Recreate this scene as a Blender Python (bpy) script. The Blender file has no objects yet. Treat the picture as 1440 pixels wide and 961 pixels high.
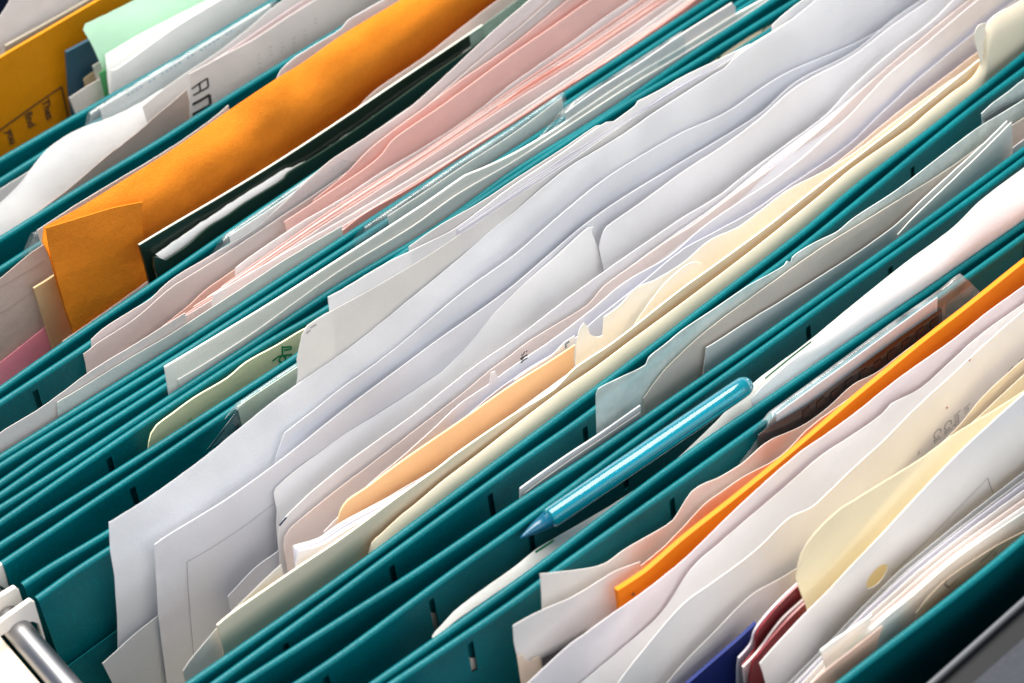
import bpy, bmesh, math, random
from mathutils import Vector, Matrix
random.seed(7)
C = bpy.context.scene.collection
sc = bpy.context.scene

# ---------------------------------------------------------------- camera model
F = 3700.0
CX, CY = 720.0, 480.5
DIST = 0.95
ex = Vector((6700, -4480, F)).normalized()
ez = -Vector((500, 3800, F)).normalized()
ez = (ez - ez.dot(ex) * ex).normalized()
ey = ez.cross(ex)
RIGHT = Vector((ex.x, ey.x, ez.x)); DOWN = Vector((ex.y, ey.y, ez.y)); FWD = Vector((ex.z, ey.z, ez.z))
CAM = -FWD * DIST

def ray(p):
    return (RIGHT * (p[0] - CX) + DOWN * (p[1] - CY) + FWD * F) / F

def on_z(p, z=0.0):
    d = ray(p); s = (z - CAM.z) / d.z
    return CAM + d * s

cam = bpy.data.cameras.new("camera"); co = bpy.data.objects.new("camera", cam); C.objects.link(co)
M = Matrix((RIGHT, -DOWN, -FWD)).transposed().to_4x4(); M.translation = CAM
co.matrix_world = M
cam.lens = F / 1440 * 36; cam.sensor_width = 36; cam.clip_start = 0.05; cam.clip_end = 20
cam.dof.use_dof = True; cam.dof.focus_distance = DIST - 0.0; cam.dof.aperture_fstop = 12
sc.camera = co

# ---------------------------------------------------------------- curves
def catmull(pts, step=9.0, sharp=24):
    """dense resample of a pixel polyline; corners sharper than `sharp` degrees stay corners"""
    P = [Vector(p[:2]) for p in pts]
    n = len(P); out = []
    if n == 2:
        m = max(1, int((P[1] - P[0]).length / step))
        return [P[0].lerp(P[1], i / m) for i in range(m + 1)]
    tan = []
    for i in range(n):
        a = P[max(i - 1, 0)]; b = P[min(i + 1, n - 1)]
        corner = False
        if 0 < i < n - 1:
            u = (P[i] - a); v = (b - P[i])
            if u.length > 0 and v.length > 0 and math.degrees(u.angle(v)) > sharp: corner = True
        tan.append(None if corner else (b - a).normalized())
    for i in range(n - 1):
        a, b = P[i], P[i + 1]; L = (b - a).length; d = (b - a).normalized()
        ta = tan[i] if tan[i] else d; tb = tan[i + 1] if tan[i + 1] else d
        m = max(1, int(L / step))
        for k in range(m):
            t = k / m
            h00 = 2*t**3 - 3*t**2 + 1; h10 = t**3 - 2*t**2 + t; h01 = -2*t**3 + 3*t**2; h11 = t**3 - t**2
            out.append(a * h00 + ta * (L * h10) + b * h01 + tb * (L * h11))
    out.append(P[-1])
    return out

class Curve:
    def __init__(s, px, z=0.0):
        pts = [on_z(q, z) for q in catmull(px, 14)]
        xy = sorted((p.x, p.y) for p in pts)
        s.x = [a for a, _ in xy]; s.y = [b for _, b in xy]
        for _ in range(3):
            s.y = [s.y[0]] + [(s.y[i-1] + 2*s.y[i] + s.y[i+1]) / 4 for i in range(1, len(s.y) - 1)] + [s.y[-1]]
    def __call__(s, x):
        X, Y = s.x, s.y
        if x <= X[0]: return Y[0]
        if x >= X[-1]: return Y[-1]
        lo, hi = 0, len(X) - 1
        while hi - lo > 1:
            m = (lo + hi) // 2
            if X[m] <= x: lo = m
            else: hi = m
        t = (x - X[lo]) / max(1e-9, X[hi] - X[lo])
        return Y[lo] + t * (Y[hi] - Y[lo])

RIM = {
 'R1': [(0,223),(120,154),(240,86),(390,-5),(560,-102)],
 'R2': [(0,252),(110,184),(240,113),(440,-8),(600,-105)],
 'R3': [(0,334),(22,320),(130,253),(240,187),(273,165),(400,86),(480,38),(548,-5),(700,-98)],
 'R4': [(0,376),(50,344),(200,252),(330,168),(400,124),(560,20),(640,-30),(760,-105)],
 'R5': [(0,545),(93,480),(240,381),(330,319),(460,232),(580,152),(810,0),(930,-78)],
 'R6': [(0,564),(123,483),(240,400),(330,338),(460,250),(590,165),(820,14),(950,-72)],
 'R7': [(3,639),(240,492),(260,479),(480,335),(533,300),(793,131),(960,22),(1090,-62)],
 'R8': [(-30,672),(17,642),(240,505),(273,484),(480,350),(540,311),(798,143),(960,36),(1110,-62)],
 'a':  [(-30,696),(0,677),(53,640),(233,527),(480,368),(700,225),(960,54),(1140,-64)],
 'b':  [(-30,714),(0,694),(78,640),(233,540),(480,380),(700,236),(960,64),(1160,-66)],
 'c':  [(-30,730),(0,712),(113,640),(240,556),(358,479),(480,398),(610,321),(720,241),(853,158),(960,83),(1085,0),(1190,-66)],
 'd':  [(-30,752),(0,732),(133,640),(240,568),(377,479),(462,430),(600,330),(858,158),(960,97),(1120,-2),(1220,-62)],
 'e':  [(-30,784),(0,764),(198,640),(240,613),(418,498),(500,440),(640,342),(858,188),(960,120),(1100,30),(1250,-62)],
 'f':  [(-30,812),(3,790),(130,705),(228,640),(310,584),(420,510),(640,356),(858,206),(960,138),(1100,48),(1280,-62)],
 'g':  [(-30,860),(25,825),(60,801),(153,746),(400,588),(640,420),(858,240),(960,167),(1100,70),(1300,-60)],
 'h':  [(-30,893),(47,843),(105,801),(157,768),(400,612),(640,436),(858,256),(960,182),(1100,86),(1330,-60)],
 'C':  [(100,1075),(200,1005),(265,960),(480,810),(710,640),(925,480),(960,453),(1135,320),(1200,264),(1336,159),(1440,75),(1560,-20)],
 'C2': [(120,1090),(240,1003),(303,958),(480,830),(520,800),(720,655),(838,572),(1055,400),(1113,357),(1200,287),(1355,160),(1440,96),(1560,4)],
 'D':  [(100,1110),(275,1000),(340,958),(480,869),(590,799),(720,711),(832,638),(960,550),(1063,479),(1200,382),(1290,318),(1440,208),(1560,120)],
 'E':  [(200,1105),(355,1000),(420,958),(480,918),(640,800),(720,744),(865,638),(960,569),(1083,481),(1200,396),(1310,318),(1440,222),(1560,132)],
 'F':  [(300,1110),(460,1003),(527,958),(720,822),(750,800),(960,642),(1080,560),(1185,488),(1310,402),(1440,312),(1560,228)],
 'G':  [(330,1112),(485,1003),(553,958),(720,846),(783,799),(960,673),(1080,587),(1200,502),(1362,386),(1440,330),(1560,242)],
 'H':  [(900,1170),(1130,998),(1180,960),(1200,944),(1300,868),(1390,797),(1440,755),(1560,660)],
}
RC = {k: Curve(v) for k, v in RIM.items()}
class Shift:
    def __init__(s, c, dy): s.c = c; s.dy = dy
    def __call__(s, x): return s.c(x) + s.dy
RC['R0'] = Shift(RC['R1'], 0.072)
FOLDERS = [('R0','R1'),('R2','R3'),('R4','R5'),('R6','R7'),('R8','a'),('b','c'),('d','e'),('f','g'),('h','C'),('C2','D'),('E','F'),('G','H')]
X0 = on_z((47,843)).x + 0.001        # left end of every folder, beside the rail
X1 = on_z((1440,-60)).x + 0.01
ZB = -0.17

def sm(a, b, x):
    t = max(0.0, min(1.0, (x - a) / (b - a))); return t*t*(3 - 2*t)

def panel(name, x, z, mesh=False):
    """y of a folder panel at x, z: hangs from its rim and closes on its partner towards the bottom"""
    for k, (fa, ne) in enumerate(FOLDERS):
        if name in (fa, ne): break
    yr = RC[name](x)
    if z >= 0: return yr
    yf, yn = RC[fa](x), RC[ne](x); mid = (yf + yn) / 2
    q = min(1.0, -z / 0.2)
    if name == 'H': return yr + 0.02 * q ** 0.8
    lim = max(-0.011, min(0.011, mid - yr))
    w = 0.0006 * math.sin(x * 30 + k * 2.1) * min(1, -z / 0.03)
    return yr + lim * q ** 1.4 + w

def gap(k, t, x, z):
    fa, ne = FOLDERS[k]
    a, b = panel(fa, x, z) - 0.0018, panel(ne, x, z) + 0.0018
    return a + (b - a) * t

# ---------------------------------------------------------------- materials
def nodes(name):
    m = bpy.data.materials.new(name); m.use_nodes = True
    nt = m.node_tree; b = nt.nodes['Principled BSDF']; o = nt.nodes['Material Output']
    return m, nt, b, o

def add_noise(nt, scale, detail=4, rough=0.6, vec=None, dist=0.0):
    n = nt.nodes.new('ShaderNodeTexNoise'); n.inputs['Scale'].default_value = scale
    n.inputs['Detail'].default_value = detail; n.inputs['Roughness'].default_value = rough
    n.inputs['Distortion'].default_value = dist
    if vec is not None: nt.links.new(vec, n.inputs['Vector'])
    return n

def coords(nt, scale=(1,1,1)):
    tc = nt.nodes.new('ShaderNodeTexCoord'); mp = nt.nodes.new('ShaderNodeMapping')
    mp.inputs['Scale'].default_value = scale
    nt.links.new(tc.outputs['Object'], mp.inputs['Vector']); return mp.outputs['Vector']

def ramp(nt, src, c0, c1, p0=0.3, p1=0.7):
    r = nt.nodes.new('ShaderNodeValToRGB')
    r.color_ramp.elements[0].position = p0; r.color_ramp.elements[1].position = p1
    r.color_ramp.elements[0].color = (*c0, 1); r.color_ramp.elements[1].color = (*c1, 1)
    nt.links.new(src, r.inputs['Fac']); return r

_cache = {}
def paper(col, trans=0.34, rough=0.7, grain=0.035, bump=0.2, spec=0.2, fibre=False):
    key = (col, trans, rough, grain, bump, spec, fibre)
    if key in _cache: return _cache[key]
    m, nt, b, o = nodes('kraft_paper' if fibre else 'paper')
    v = coords(nt)
    n = add_noise(nt, 28, 5, 0.6, v)
    c0 = tuple(max(0, c * (1 - grain)) for c in col); c1 = tuple(min(1, c * (1 + grain)) for c in col)
    r = ramp(nt, n.outputs['Fac'], c0, c1)
    colout = r.outputs['Color']
    if fibre:
        n3 = add_noise(nt, 900, 3, 0.7, v, 1.5)
        r3 = ramp(nt, n3.outputs['Fac'], (0.78, 0.74, 0.7), (1.12, 1.12, 1.12), 0.32, 0.62)
        mx = nt.nodes.new('ShaderNodeMix'); mx.data_type = 'RGBA'; mx.blend_type = 'MULTIPLY'; mx.inputs[0].default_value = 0.45
        nt.links.new(colout, mx.inputs[6]); nt.links.new(r3.outputs['Color'], mx.inputs[7]); colout = mx.outputs[2]
    nt.links.new(colout, b.inputs['Base Color'])
    b.inputs['Roughness'].default_value = rough; b.inputs['Specular IOR Level'].default_value = spec
    n2 = add_noise(nt, 1400, 3, 0.6, v); n4 = add_noise(nt, 45, 3, 0.5, v)
    ad = nt.nodes.new('ShaderNodeMath'); ad.operation = 'MULTIPLY_ADD'; ad.inputs[1].default_value = 6.0
    nt.links.new(n4.outputs['Fac'], ad.inputs[0]); nt.links.new(n2.outputs['Fac'], ad.inputs[2])
    bp = nt.nodes.new('ShaderNodeBump'); bp.inputs['Strength'].default_value = bump; bp.inputs['Distance'].default_value = 0.0008
    nt.links.new(ad.outputs[0], bp.inputs['Height']); nt.links.new(bp.outputs['Normal'], b.inputs['Normal'])
    if trans > 0:
        t = nt.nodes.new('ShaderNodeBsdfTranslucent'); nt.links.new(colout, t.inputs['Color'])
        mx = nt.nodes.new('ShaderNodeMixShader'); mx.inputs[0].default_value = trans
        nt.links.new(b.outputs[0], mx.inputs[1]); nt.links.new(t.outputs[0], mx.inputs[2]); nt.links.new(mx.outputs[0], o.inputs['Surface'])
    _cache[key] = m
    return m

def teal_card():
    m, nt, b, o = nodes('teal_card')
    v = coords(nt)
    n = add_noise(nt, 22, 4, 0.6, v)
    r = ramp(nt, n.outputs['Fac'], (0.0, 0.090, 0.106), (0.0, 0.122, 0.142))
    fl = add_noise(nt, 1300, 2, 0.7, v)
    r2 = ramp(nt, fl.outputs['Fac'], (0.93, 0.93, 0.93), (1.8, 1.7, 1.65), 0.54, 0.80)
    mx = nt.nodes.new('ShaderNodeMix'); mx.data_type = 'RGBA'; mx.blend_type = 'MULTIPLY'; mx.inputs[0].default_value = 1
    nt.links.new(r.outputs['Color'], mx.inputs[6]); nt.links.new(r2.outputs['Color'], mx.inputs[7])
    nt.links.new(mx.outputs[2], b.inputs['Base Color'])
    b.inputs['Roughness'].default_value = 0.33; b.inputs['Specular IOR Level'].default_value = 0.18
    n2 = add_noise(nt, 1500, 3, 0.7, v)
    bp = nt.nodes.new('ShaderNodeBump'); bp.inputs['Strength'].default_value = 0.3; bp.inputs['Distance'].default_value = 0.0004
    nt.links.new(n2.outputs['Fac'], bp.inputs['Height']); nt.links.new(bp.outputs['Normal'], b.inputs['Normal'])
    return m

def plain(name, col, rough=0.5, metal=0.0, spec=0.5, nscale=60, namt=0.06, bump=0.0):
    m, nt, b, o = nodes(name)
    v = coords(nt); n = add_noise(nt, nscale, 4, 0.6, v)
    r = ramp(nt, n.outputs['Fac'], tuple(c * (1 - namt) for c in col), tuple(min(1, c * (1 + namt)) for c in col))
    nt.links.new(r.outputs['Color'], b.inputs['Base Color'])
    b.inputs['Roughness'].default_value = rough; b.inputs['Metallic'].default_value = metal; b.inputs['Specular IOR Level'].default_value = spec
    if bump:
        bp = nt.nodes.new('ShaderNodeBump'); bp.inputs['Strength'].default_value = bump; bp.inputs['Distance'].default_value = 0.0005
        nt.links.new(n.outputs['Fac'], bp.inputs['Height']); nt.links.new(bp.outputs['Normal'], b.inputs['Normal'])
    return m

def clear(name, tint, milk=0.15, milkcol=(0.8, 0.85, 0.85), rough=0.12):
    """thin clear plastic: transparent, slightly milky, with a fresnel sheen"""
    m, nt, b, o = nodes(name); nt.nodes.remove(b)
    tr = nt.nodes.new('ShaderNodeBsdfTransparent'); tr.inputs['Color'].default_value = (*tint, 1)
    di = nt.nodes.new('ShaderNodeBsdfDiffuse'); di.inputs['Color'].default_value = (*milkcol, 1)
    gl = nt.nodes.new('ShaderNodeBsdfGlossy'); gl.inputs['Roughness'].default_value = rough
    v = coords(nt); n = add_noise(nt, 90, 4, 0.6, v)
    bp = nt.nodes.new('ShaderNodeBump'); bp.inputs['Strength'].default_value = 0.08; bp.inputs['Distance'].default_value = 0.001
    nt.links.new(n.outputs['Fac'], bp.inputs['Height']); nt.links.new(bp.outputs['Normal'], gl.inputs['Normal'])
    m1 = nt.nodes.new('ShaderNodeMixShader')
    mr = nt.nodes.new('ShaderNodeMapRange'); mr.inputs[3].default_value = max(0, milk - 0.1); mr.inputs[4].default_value = milk + 0.1
    mr.inputs[1].default_value = 0.35; mr.inputs[2].default_value = 0.65
    nt.links.new(n.outputs['Fac'], mr.inputs[0]); nt.links.new(mr.outputs[0], m1.inputs[0])
    nt.links.new(tr.outputs[0], m1.inputs[1]); nt.links.new(di.outputs[0], m1.inputs[2])
    fc = nt.nodes.new('ShaderNodeLayerWeight'); pw = nt.nodes.new('ShaderNodeMath'); pw.operation = 'POWER'; pw.inputs[1].default_value = 4.0
    nt.links.new(fc.outputs['Facing'], pw.inputs[0]); fr = nt.nodes.new('ShaderNodeMath'); fr.operation = 'MULTIPLY_ADD'; fr.inputs[1].default_value = 0.7; fr.inputs[2].default_value = 0.05
    nt.links.new(pw.outputs[0], fr.inputs[0])
    m2 = nt.nodes.new('ShaderNodeMixShader'); nt.links.new(fr.outputs[0], m2.inputs[0])
    nt.links.new(m1.outputs[0], m2.inputs[1]); nt.links.new(gl.outputs[0], m2.inputs[2])
    nt.links.new(m2.outputs[0], o.inputs['Surface'])
    return m

TEAL = teal_card()
WHITE = (0.86, 0.86, 0.85); COOL = (0.78, 0.80, 0.86); WARM = (0.85, 0.81, 0.78); CREAM = (0.84, 0.79, 0.66)
GREYW = (0.74, 0.73, 0.72); BRIGHT = (0.90, 0.90, 0.90); LILAC = (0.81, 0.80, 0.86)
INK = plain('black_ink', (0.02, 0.02, 0.022), 0.6)
GREY_INK = plain('grey_ink', (0.28, 0.28, 0.3), 0.7)
BLUE_INK = plain('blue_ink', (0.12, 0.3, 0.42), 0.7)
GREEN_INK = plain('green_ink', (0.0, 0.22, 0.07), 0.6)
CLEAR = clear('clear_plastic', (0.93, 0.97, 0.98), 0.13)
SLEEVE = clear('milky_plastic', (0.86, 0.94, 0.93), 0.55, (0.78, 0.84, 0.82), 0.25)
STEEL = plain('rail_steel', (0.30, 0.30, 0.31), 0.36, 1.0, 0.5, 30, 0.1)
HOOKW = plain('white_hook', (0.80, 0.76, 0.70), 0.4)

# ---------------------------------------------------------------- object helpers
def tag(o, label=None, cat=None, group=None, kind=None):
    if label: o['label'] = label
    if cat: o['category'] = cat
    if group: o['group'] = group
    if kind: o['kind'] = kind
    return o

def obj(name, verts, faces, mat, parent=None, smooth=True, thick=0.0):
    me = bpy.data.meshes.new(name); me.from_pydata([tuple(v) for v in verts], [], faces)
    me.materials.append(mat)
    if smooth:
        me.polygons.foreach_set('use_smooth', [True] * len(me.polygons))
    me.update()
    o = bpy.data.objects.new(name, me); C.objects.link(o)
    if parent: o.parent = parent; o.matrix_parent_inverse = parent.matrix_world.inverted()
    if thick:
        s = o.modifiers.new('thickness', 'SOLIDIFY'); s.thickness = thick; s.offset = 0; s.use_even_offset = False
        es = o.modifiers.new('crisp_edges', 'EDGE_SPLIT'); es.split_angle = math.radians(50)
    return o

def empty(name, loc):
    o = bpy.data.objects.new(name, None); o.empty_display_size = 0.01; C.objects.link(o)
    o.location = loc; o.matrix_world = Matrix.Translation(loc); return o

class Surf:
    """y = f(x, z): a sheet standing in folder k at depth fraction t, leaning, waving and curling"""
    def __init__(s, k, t, lean=0.0, wave=1.0, own=0.15, seed=0, off=0.0, fn=None, crease=None):
        s.cr = []
        s.k, s.t, s.lean, s.wave, s.own, s.off, s.fn = k, t, lean, wave, own, off, fn
        r = random.Random(seed * 31 + k); s.p = [r.uniform(0, 6.28) for _ in range(4)]; s.fq = r.uniform(40, 75)
    def __call__(s, x, z):
        y = s.fn(x, z) if s.fn else gap(s.k, s.t, x, z)
        rp = sm(-0.012, 0.022, z)
        W = [0,.6,.9,.5,.2,.3,.4,.3,.7,.4,.6,.9][s.k] * s.wave * 0.001
        y += rp * W * (math.sin(x * 58 + s.k) + 0.6 * math.sin(x * 97 + 2 * s.k) + 0.25 * math.sin(x * 190 + z * 120))
        y += rp * s.own * 0.0006 * (math.sin(x * s.fq + s.p[0]) + 0.6 * math.sin(x * s.fq * 2.3 + s.p[1] + z * 60))
        for (ax_, az, nx, nz, A) in s.cr:
            d = (x - ax_) * nx + (z - az) * nz
            y += A * 0.001 * math.exp(-math.sqrt(d * d + 2e-7) / 0.011) * sm(-0.03, 0.0, z)
        return y - s.lean * z + s.off

def hit(p, S, extra=0.0, zlo=-0.16, zhi=0.09):
    d = ray(p)
    def at(z):
        q = CAM + d * ((z - CAM.z) / d.z); return q, q.y - S(q.x, q.z) - extra
    a, b = zhi, zlo
    qa, fa = at(a); qb, fb = at(b)
    if fa > 0: return qa
    if fb < 0: return qb
    for _ in range(34):
        m = (a + b) / 2; q, f = at(m)
        if f < 0: a = m
        else: b = m
    return q

ZLOG = []
def sheet(name, label, cat, k, t, top, mat, left=None, right=None, bot=-0.11, thick=0.0002, curl=0.0, curl_len=0.03,
          lean=0.0, wave=1.0, own=0.15, bulge_z=0.0, fray=0.00009, group=None, parent=None, seed=None, fn=None, off=0.0, step=9.0, zbmin=None, sharp=24, holes=None, crease=None, bulge_px=None, rows=26):
    seed = seed if seed is not None else len(ZLOG)
    S = Surf(k, t, lean, wave, own, seed, off, fn)
    cl = []
    for (p1, p2, A) in (crease or []):
        q1, q2 = hit(p1, S), hit(p2, S); d = Vector((q2.x - q1.x, q2.z - q1.z)).normalized()
        nx, nz = -d.y, d.x
        if nz < 0: nx, nz = -nx, -nz
        cl.append((q1.x, q1.z, nx, nz, A))
    S.cr = cl
    bc = Curve(bulge_px, bulge_z) if bulge_px else None
    rnd = random.Random(seed)
    if cat != 'paper' and fray < 0.0001: fray = 0
    px = catmull(top, step, sharp)
    pts = [hit(q, S, curl) for q in px]
    if fray:
        for q in pts[1:-1]: q.z += rnd.uniform(-fray, fray)
    if (top[-1][1] < -1 or top[-1][0] > 1441) and not right:
        e = pts[-1]; g = pts[max(0, len(pts) - 4)]; sl = (e.z - g.z) / max(1e-4, e.x - g.x)
        for i in range(1, 22):
            x = e.x + i * 0.005; z = e.z + sl * 0.02 * (1 - math.exp(-i * 0.005 / 0.02)); pts.append(Vector((x, 0, z)))
    if top[0][0] < -1 and not left:
        e = pts[0]
        pts = [Vector((e.x - i * 0.005, 0, e.z)) for i in range(14, 0, -1)] + pts
    x0, z0 = pts[0].x, pts[0].z; xn, zn = pts[-1].x, pts[-1].z
    ZLOG.append((name, k, round(t, 2), round(min(p.z for p in pts) * 1000), round(max(p.z for p in pts) * 1000), (label or '')[:40]))
    def edge(lst, xa, za):
        """pixel polyline running down a side edge -> list of (z, dx)"""
        if not lst: return [(za, 0.0), (za - 1, 0.0)]
        e = [(za, 0.0)]
        for q in lst:
            h = hit(q, S); e.append((min(h.z, e[-1][0] - 1e-4), h.x - xa))
        (za2, d2) = e[-1]; (z1, d1) = e[-2]
        sl = (d2 - d1) / (za2 - z1); sl = max(-0.4, min(0.4, sl))
        e.append((za2 - 0.3, d2 + sl * -0.3 * 0.6)); return e
    EL, ER = edge(left, x0, z0), edge(right, xn, zn)
    def ev(E, z):
        if z >= E[0][0]: return 0.0
        for i in range(len(E) - 1):
            if z >= E[i + 1][0]:
                return E[i][1] + (E[i + 1][1] - E[i][1]) * (E[i][0] - z) / (E[i][0] - E[i + 1][0])
        return E[-1][1]
    V, Fc = [], []
    span = max(1e-6, xn - x0)
    for i, p in enumerate(pts):
        zt = p.z
        zb = min(bot, zt - 0.01)
        for j in range(rows + 1):
            v = (j / rows) ** 1.7
            z = zt + (zb - zt) * v
            x = p.x
            wl = max(0.0, 1 - (x - x0) / min(0.09, span)); wr = max(0.0, 1 - (xn - x) / min(0.09, span))
            x += ev(EL, z0 + (z - zt) if z0 + (z - zt) < z0 else z0) * wl + ev(ER, zn + (z - zt)) * wr
            c = max(0.0, 1 - (zt - z) / curl_len)
            y = S(x, z) + curl * c * c
            if bc:
                y -= max(0.0, S(x, bulge_z) - bc(x)) * (math.exp(-((z - bulge_z) / 0.0045) ** 2) if z < bulge_z else math.cos(math.pi / 2 * min(1.0, (z - bulge_z) / max(0.001, zt - bulge_z))) ** 1.2) * sm(x0, x0 + 0.02, x)
            V.append((x, y, z))
    n = rows + 1
    for i in range(len(pts) - 1):
        for j in range(rows):
            a = i * n + j
            if holes and holes(V[a], V[a + n + 1]): continue
            Fc.append((a, a + 1, a + n + 1, a + n))
    o = obj(name, V, Fc, mat, parent, thick=thick)
    if parent is None: tag(o, label, cat, group)
    o.data.update()
    SURF[o.name] = (S, curl, curl_len, thick / 2)
    return o

SURF = {}
def lines(o, name, polys, width, mat, lift=0.0002):
    """ink strokes lying on sheet o: pixel polylines turned into thin ribbons on its surface"""
    S = SURF[o.name][0]; V, Fc = [], []; lift = max(lift, SURF[o.name][3] + 0.00012)
    for pl in polys:
        q = [hit(p, S) for p in catmull(pl, 5)]
        for i in range(len(q)):
            a = q[max(i - 1, 0)]; b = q[min(i + 1, len(q) - 1)]
            d = Vector((b.x - a.x, 0, b.z - a.z)); d.normalize(); nn = Vector((-d.z, 0, d.x)) * width / 2
            for sg in (-1, 1):
                x = q[i].x + nn.x * sg; z = q[i].z + nn.z * sg
                V.append((x, S(x, z) - lift - 0.0001, z))
            if i: m = len(V); Fc.append((m - 4, m - 3, m - 1, m - 2))
    return obj(name, V, Fc, mat, o, smooth=False)

def text_on(o, body, p, size, mat, down=True, name='printed_text', lift=0.00025, rot=0.0, squash=1.0, bold=0.0):
    """lettering mapped onto the sheet; reads downwards (turned a quarter clockwise) when down"""
    S = SURF[o.name][0]; lift = max(lift, SURF[o.name][3] + 0.0002)
    cu = bpy.data.curves.new('t', 'FONT'); cu.body = body; cu.size = size; cu.offset = bold
    to = bpy.data.objects.new('t', cu); C.objects.link(to)
    dg = bpy.context.evaluated_depsgraph_get(); me = to.evaluated_get(dg).to_mesh()
    vs = [v.co.copy() for v in me.vertices]; fs = [tuple(pl.vertices) for pl in me.polygons]
    to.to_mesh_clear()
    bpy.data.objects.remove(to)
    q = hit(p, S); cr, sr = math.cos(rot), math.sin(rot)
    V = []
    for v in vs:
        gx, gy = v.x * squash, v.y
        if down: ux, uz = gy, -gx
        else: ux, uz = gx, gy
        x = q.x + ux * cr - uz * sr; z = q.z + ux * sr + uz * cr
        V.append((x, S(x, z) - lift, z))
    return obj(name, V, fs, mat, o, smooth=False)

# ---------------------------------------------------------------- hanging folders
def panel_mesh(name, slots, far):
    """one folder panel: short flap behind, round rim, long face; slots are real openings"""
    r = 0.00125
    xs = set()
    n = 130
    for i in range(n + 1): xs.add(X0 + (X1 - X0) * i / n)
    sl = []
    for s in slots:
        c = on_z(s).x; sl.append((c - 0.0012, c + 0.0012)); xs.add(c - 0.0012); xs.add(c + 0.0012)
    xs = sorted(xs)
    xs = [x for i, x in enumerate(xs) if i == 0 or x - xs[i - 1] > 1e-5]
    sg = 1 if far else -1   # rim round the bar; the flap is on the outer side
    prof = [('b', -0.02)] + [('a', a) for a in (180, 150, 120, 95, 70, 45, 20, 0)] + [('f', z) for z in
            (-0.002, -0.0040, -0.009, -0.014, -0.019, -0.026, -0.036, -0.05, -0.07, -0.09, -0.115, -0.14, ZB)]
    V, Fc = [], []
    for x in xs:
        for kind, a in prof:
            if kind == 'b':
                y = panel(name, x, a) + r * 1.0; z = a
            elif kind == 'a':
                y0 = panel(name, x, 0); an = math.radians(a); y = y0 - r * math.cos(an); z = -r * 1.2 + r * 1.2 * math.sin(an)
            else:
                y = panel(name, x, a, True) - r; z = a
            V.append((x, y, z))
    m = len(prof)
    for i in range(len(xs) - 1):
        xm = (xs[i] + xs[i + 1]) / 2; hole = any(a < xm < b for a, b in sl)
        for j in range(m - 1):
            if hole and prof[j][0] == 'f' and prof[j][1] > -0.0185 and prof[j][1] <= -0.0039: continue
            if hole and prof[j][0] == 'f' and prof[j][1] in (-0.009, -0.014): continue
            a = i * m + j; Fc.append((a, a + 1, a + m + 1, a + m))
    return V, Fc

SLOTS = {
 'R6': [(47,540)], 'd': [(148,632)], 'f': [(180,673),(325,574)],
 'C2': [(254,992),(396,892),(545,782),(684,682),(817,587),(944,485),(1062,396),(1172,310),(1280,222),(1385,135)],
 'E': [(452,938),(600,829),(740,729),(873,632),(1003,538),(1130,444),(1248,362),(1363,280)],
 'G': [(512,985),(656,890),(795,791),(939,687),(1075,590),(1205,498),(1324,413),(1438,331)],
}
FLAB = [
 'teal hanging folder at the far back holding the yellow envelope and green sheet',
 'teal hanging folder holding the curled white sheet and the sheet with black capitals',
 'teal hanging folder holding the big orange envelope and dark green booklet',
 'teal hanging folder packed with pink and white sheets',
 'empty closed teal hanging folder just in front of the pink papers',
 'teal hanging folder holding the long plain white card',
 'teal hanging folder holding the yellow green card with a green scribble',
 'empty teal hanging folder with a clear tab, just behind the thick white pile',
 'teal hanging folder opened wide by the thick pile of white papers and the manila folder',
 'teal hanging folder holding the milky plastic sleeve',
 'teal hanging folder holding the blue pen and a drooping bright white sheet',
 'teal hanging folder nearest the front holding the orange folder and the punched sheet',
]
fold_objs = []
for k, (fa, ne) in enumerate(FOLDERS):
    root = empty('hanging_folder', ((X0 + X1) / 2, (RC[fa](0) + RC[ne](0)) / 2, ZB))
    tag(root, FLAB[k], 'hanging folder', 'teal hanging folders in the drawer')
    V, Fc = panel_mesh(fa, SLOTS.get(fa, []), True); obj('back_panel', V, Fc, TEAL, root, thick=0.0003)
    V, Fc = panel_mesh(ne, [], False); obj('front_panel', V, Fc, TEAL, root, thick=0.0003)
    fold_objs.append(root)

def plate(name, px, fny, th, mat, parent):
    """flat plate in the x-z plane at depth fny, outline in pixels, real thickness"""
    q = [hit(p, fny) for p in px]; n = len(q)
    V = [(a.x, a.y - th / 2, a.z) for a in q] + [(a.x, a.y + th / 2, a.z) for a in q]
    bm = bmesh.new(); vs = [bm.verts.new(v) for v in V]
    bm.faces.new(vs[:n]); bm.faces.new(vs[n:][::-1])
    for i in range(n): bm.faces.new((vs[i], vs[(i + 1) % n], vs[n + (i + 1) % n], vs[n + i]))
    bmesh.ops.recalc_face_normals(bm, faces=bm.faces)
    me = bpy.data.meshes.new(name); bm.to_mesh(me); bm.free(); me.materials.append(mat)
    o = bpy.data.objects.new(name, me); C.objects.link(o); o.parent = parent; o.matrix_parent_inverse = parent.matrix_world.inverted()
    bv = o.modifiers.new('bevel', 'BEVEL'); bv.width = 0.0004; bv.segments = 2
    return o
HK = {'h': (8, [(-22,888),(0,872),(42,842),(47,845),(54,868),(64,902),(60,903),(52,876),(44,873),(28,876),(14,884),(0,893),(-22,908)]),
      'g': (7, [(-22,846),(0,836),(20,824),(25,828),(33,850),(25,853),(15,852),(0,860),(-22,874)]),
      'f': (7, [(-22,806),(-6,796),(1,791),(4,795),(12,826),(7,828),(-3,822),(-22,830)])}
for r_, (k, px) in HK.items():
    y0 = RC[r_](X0)
    plate('hook', px, (lambda x, z, y0=y0: y0), 0.0018, HOOKW, fold_objs[k])
# the pleated base of the open folder, seen down at the left
sheet('pleat', None, None, 8, 0.035, [(40,978),(90,941),(165,886),(240,832),(330,765)], TEAL, parent=fold_objs[8], wave=0, own=0, bot=-0.12, thick=0.0003)

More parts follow.
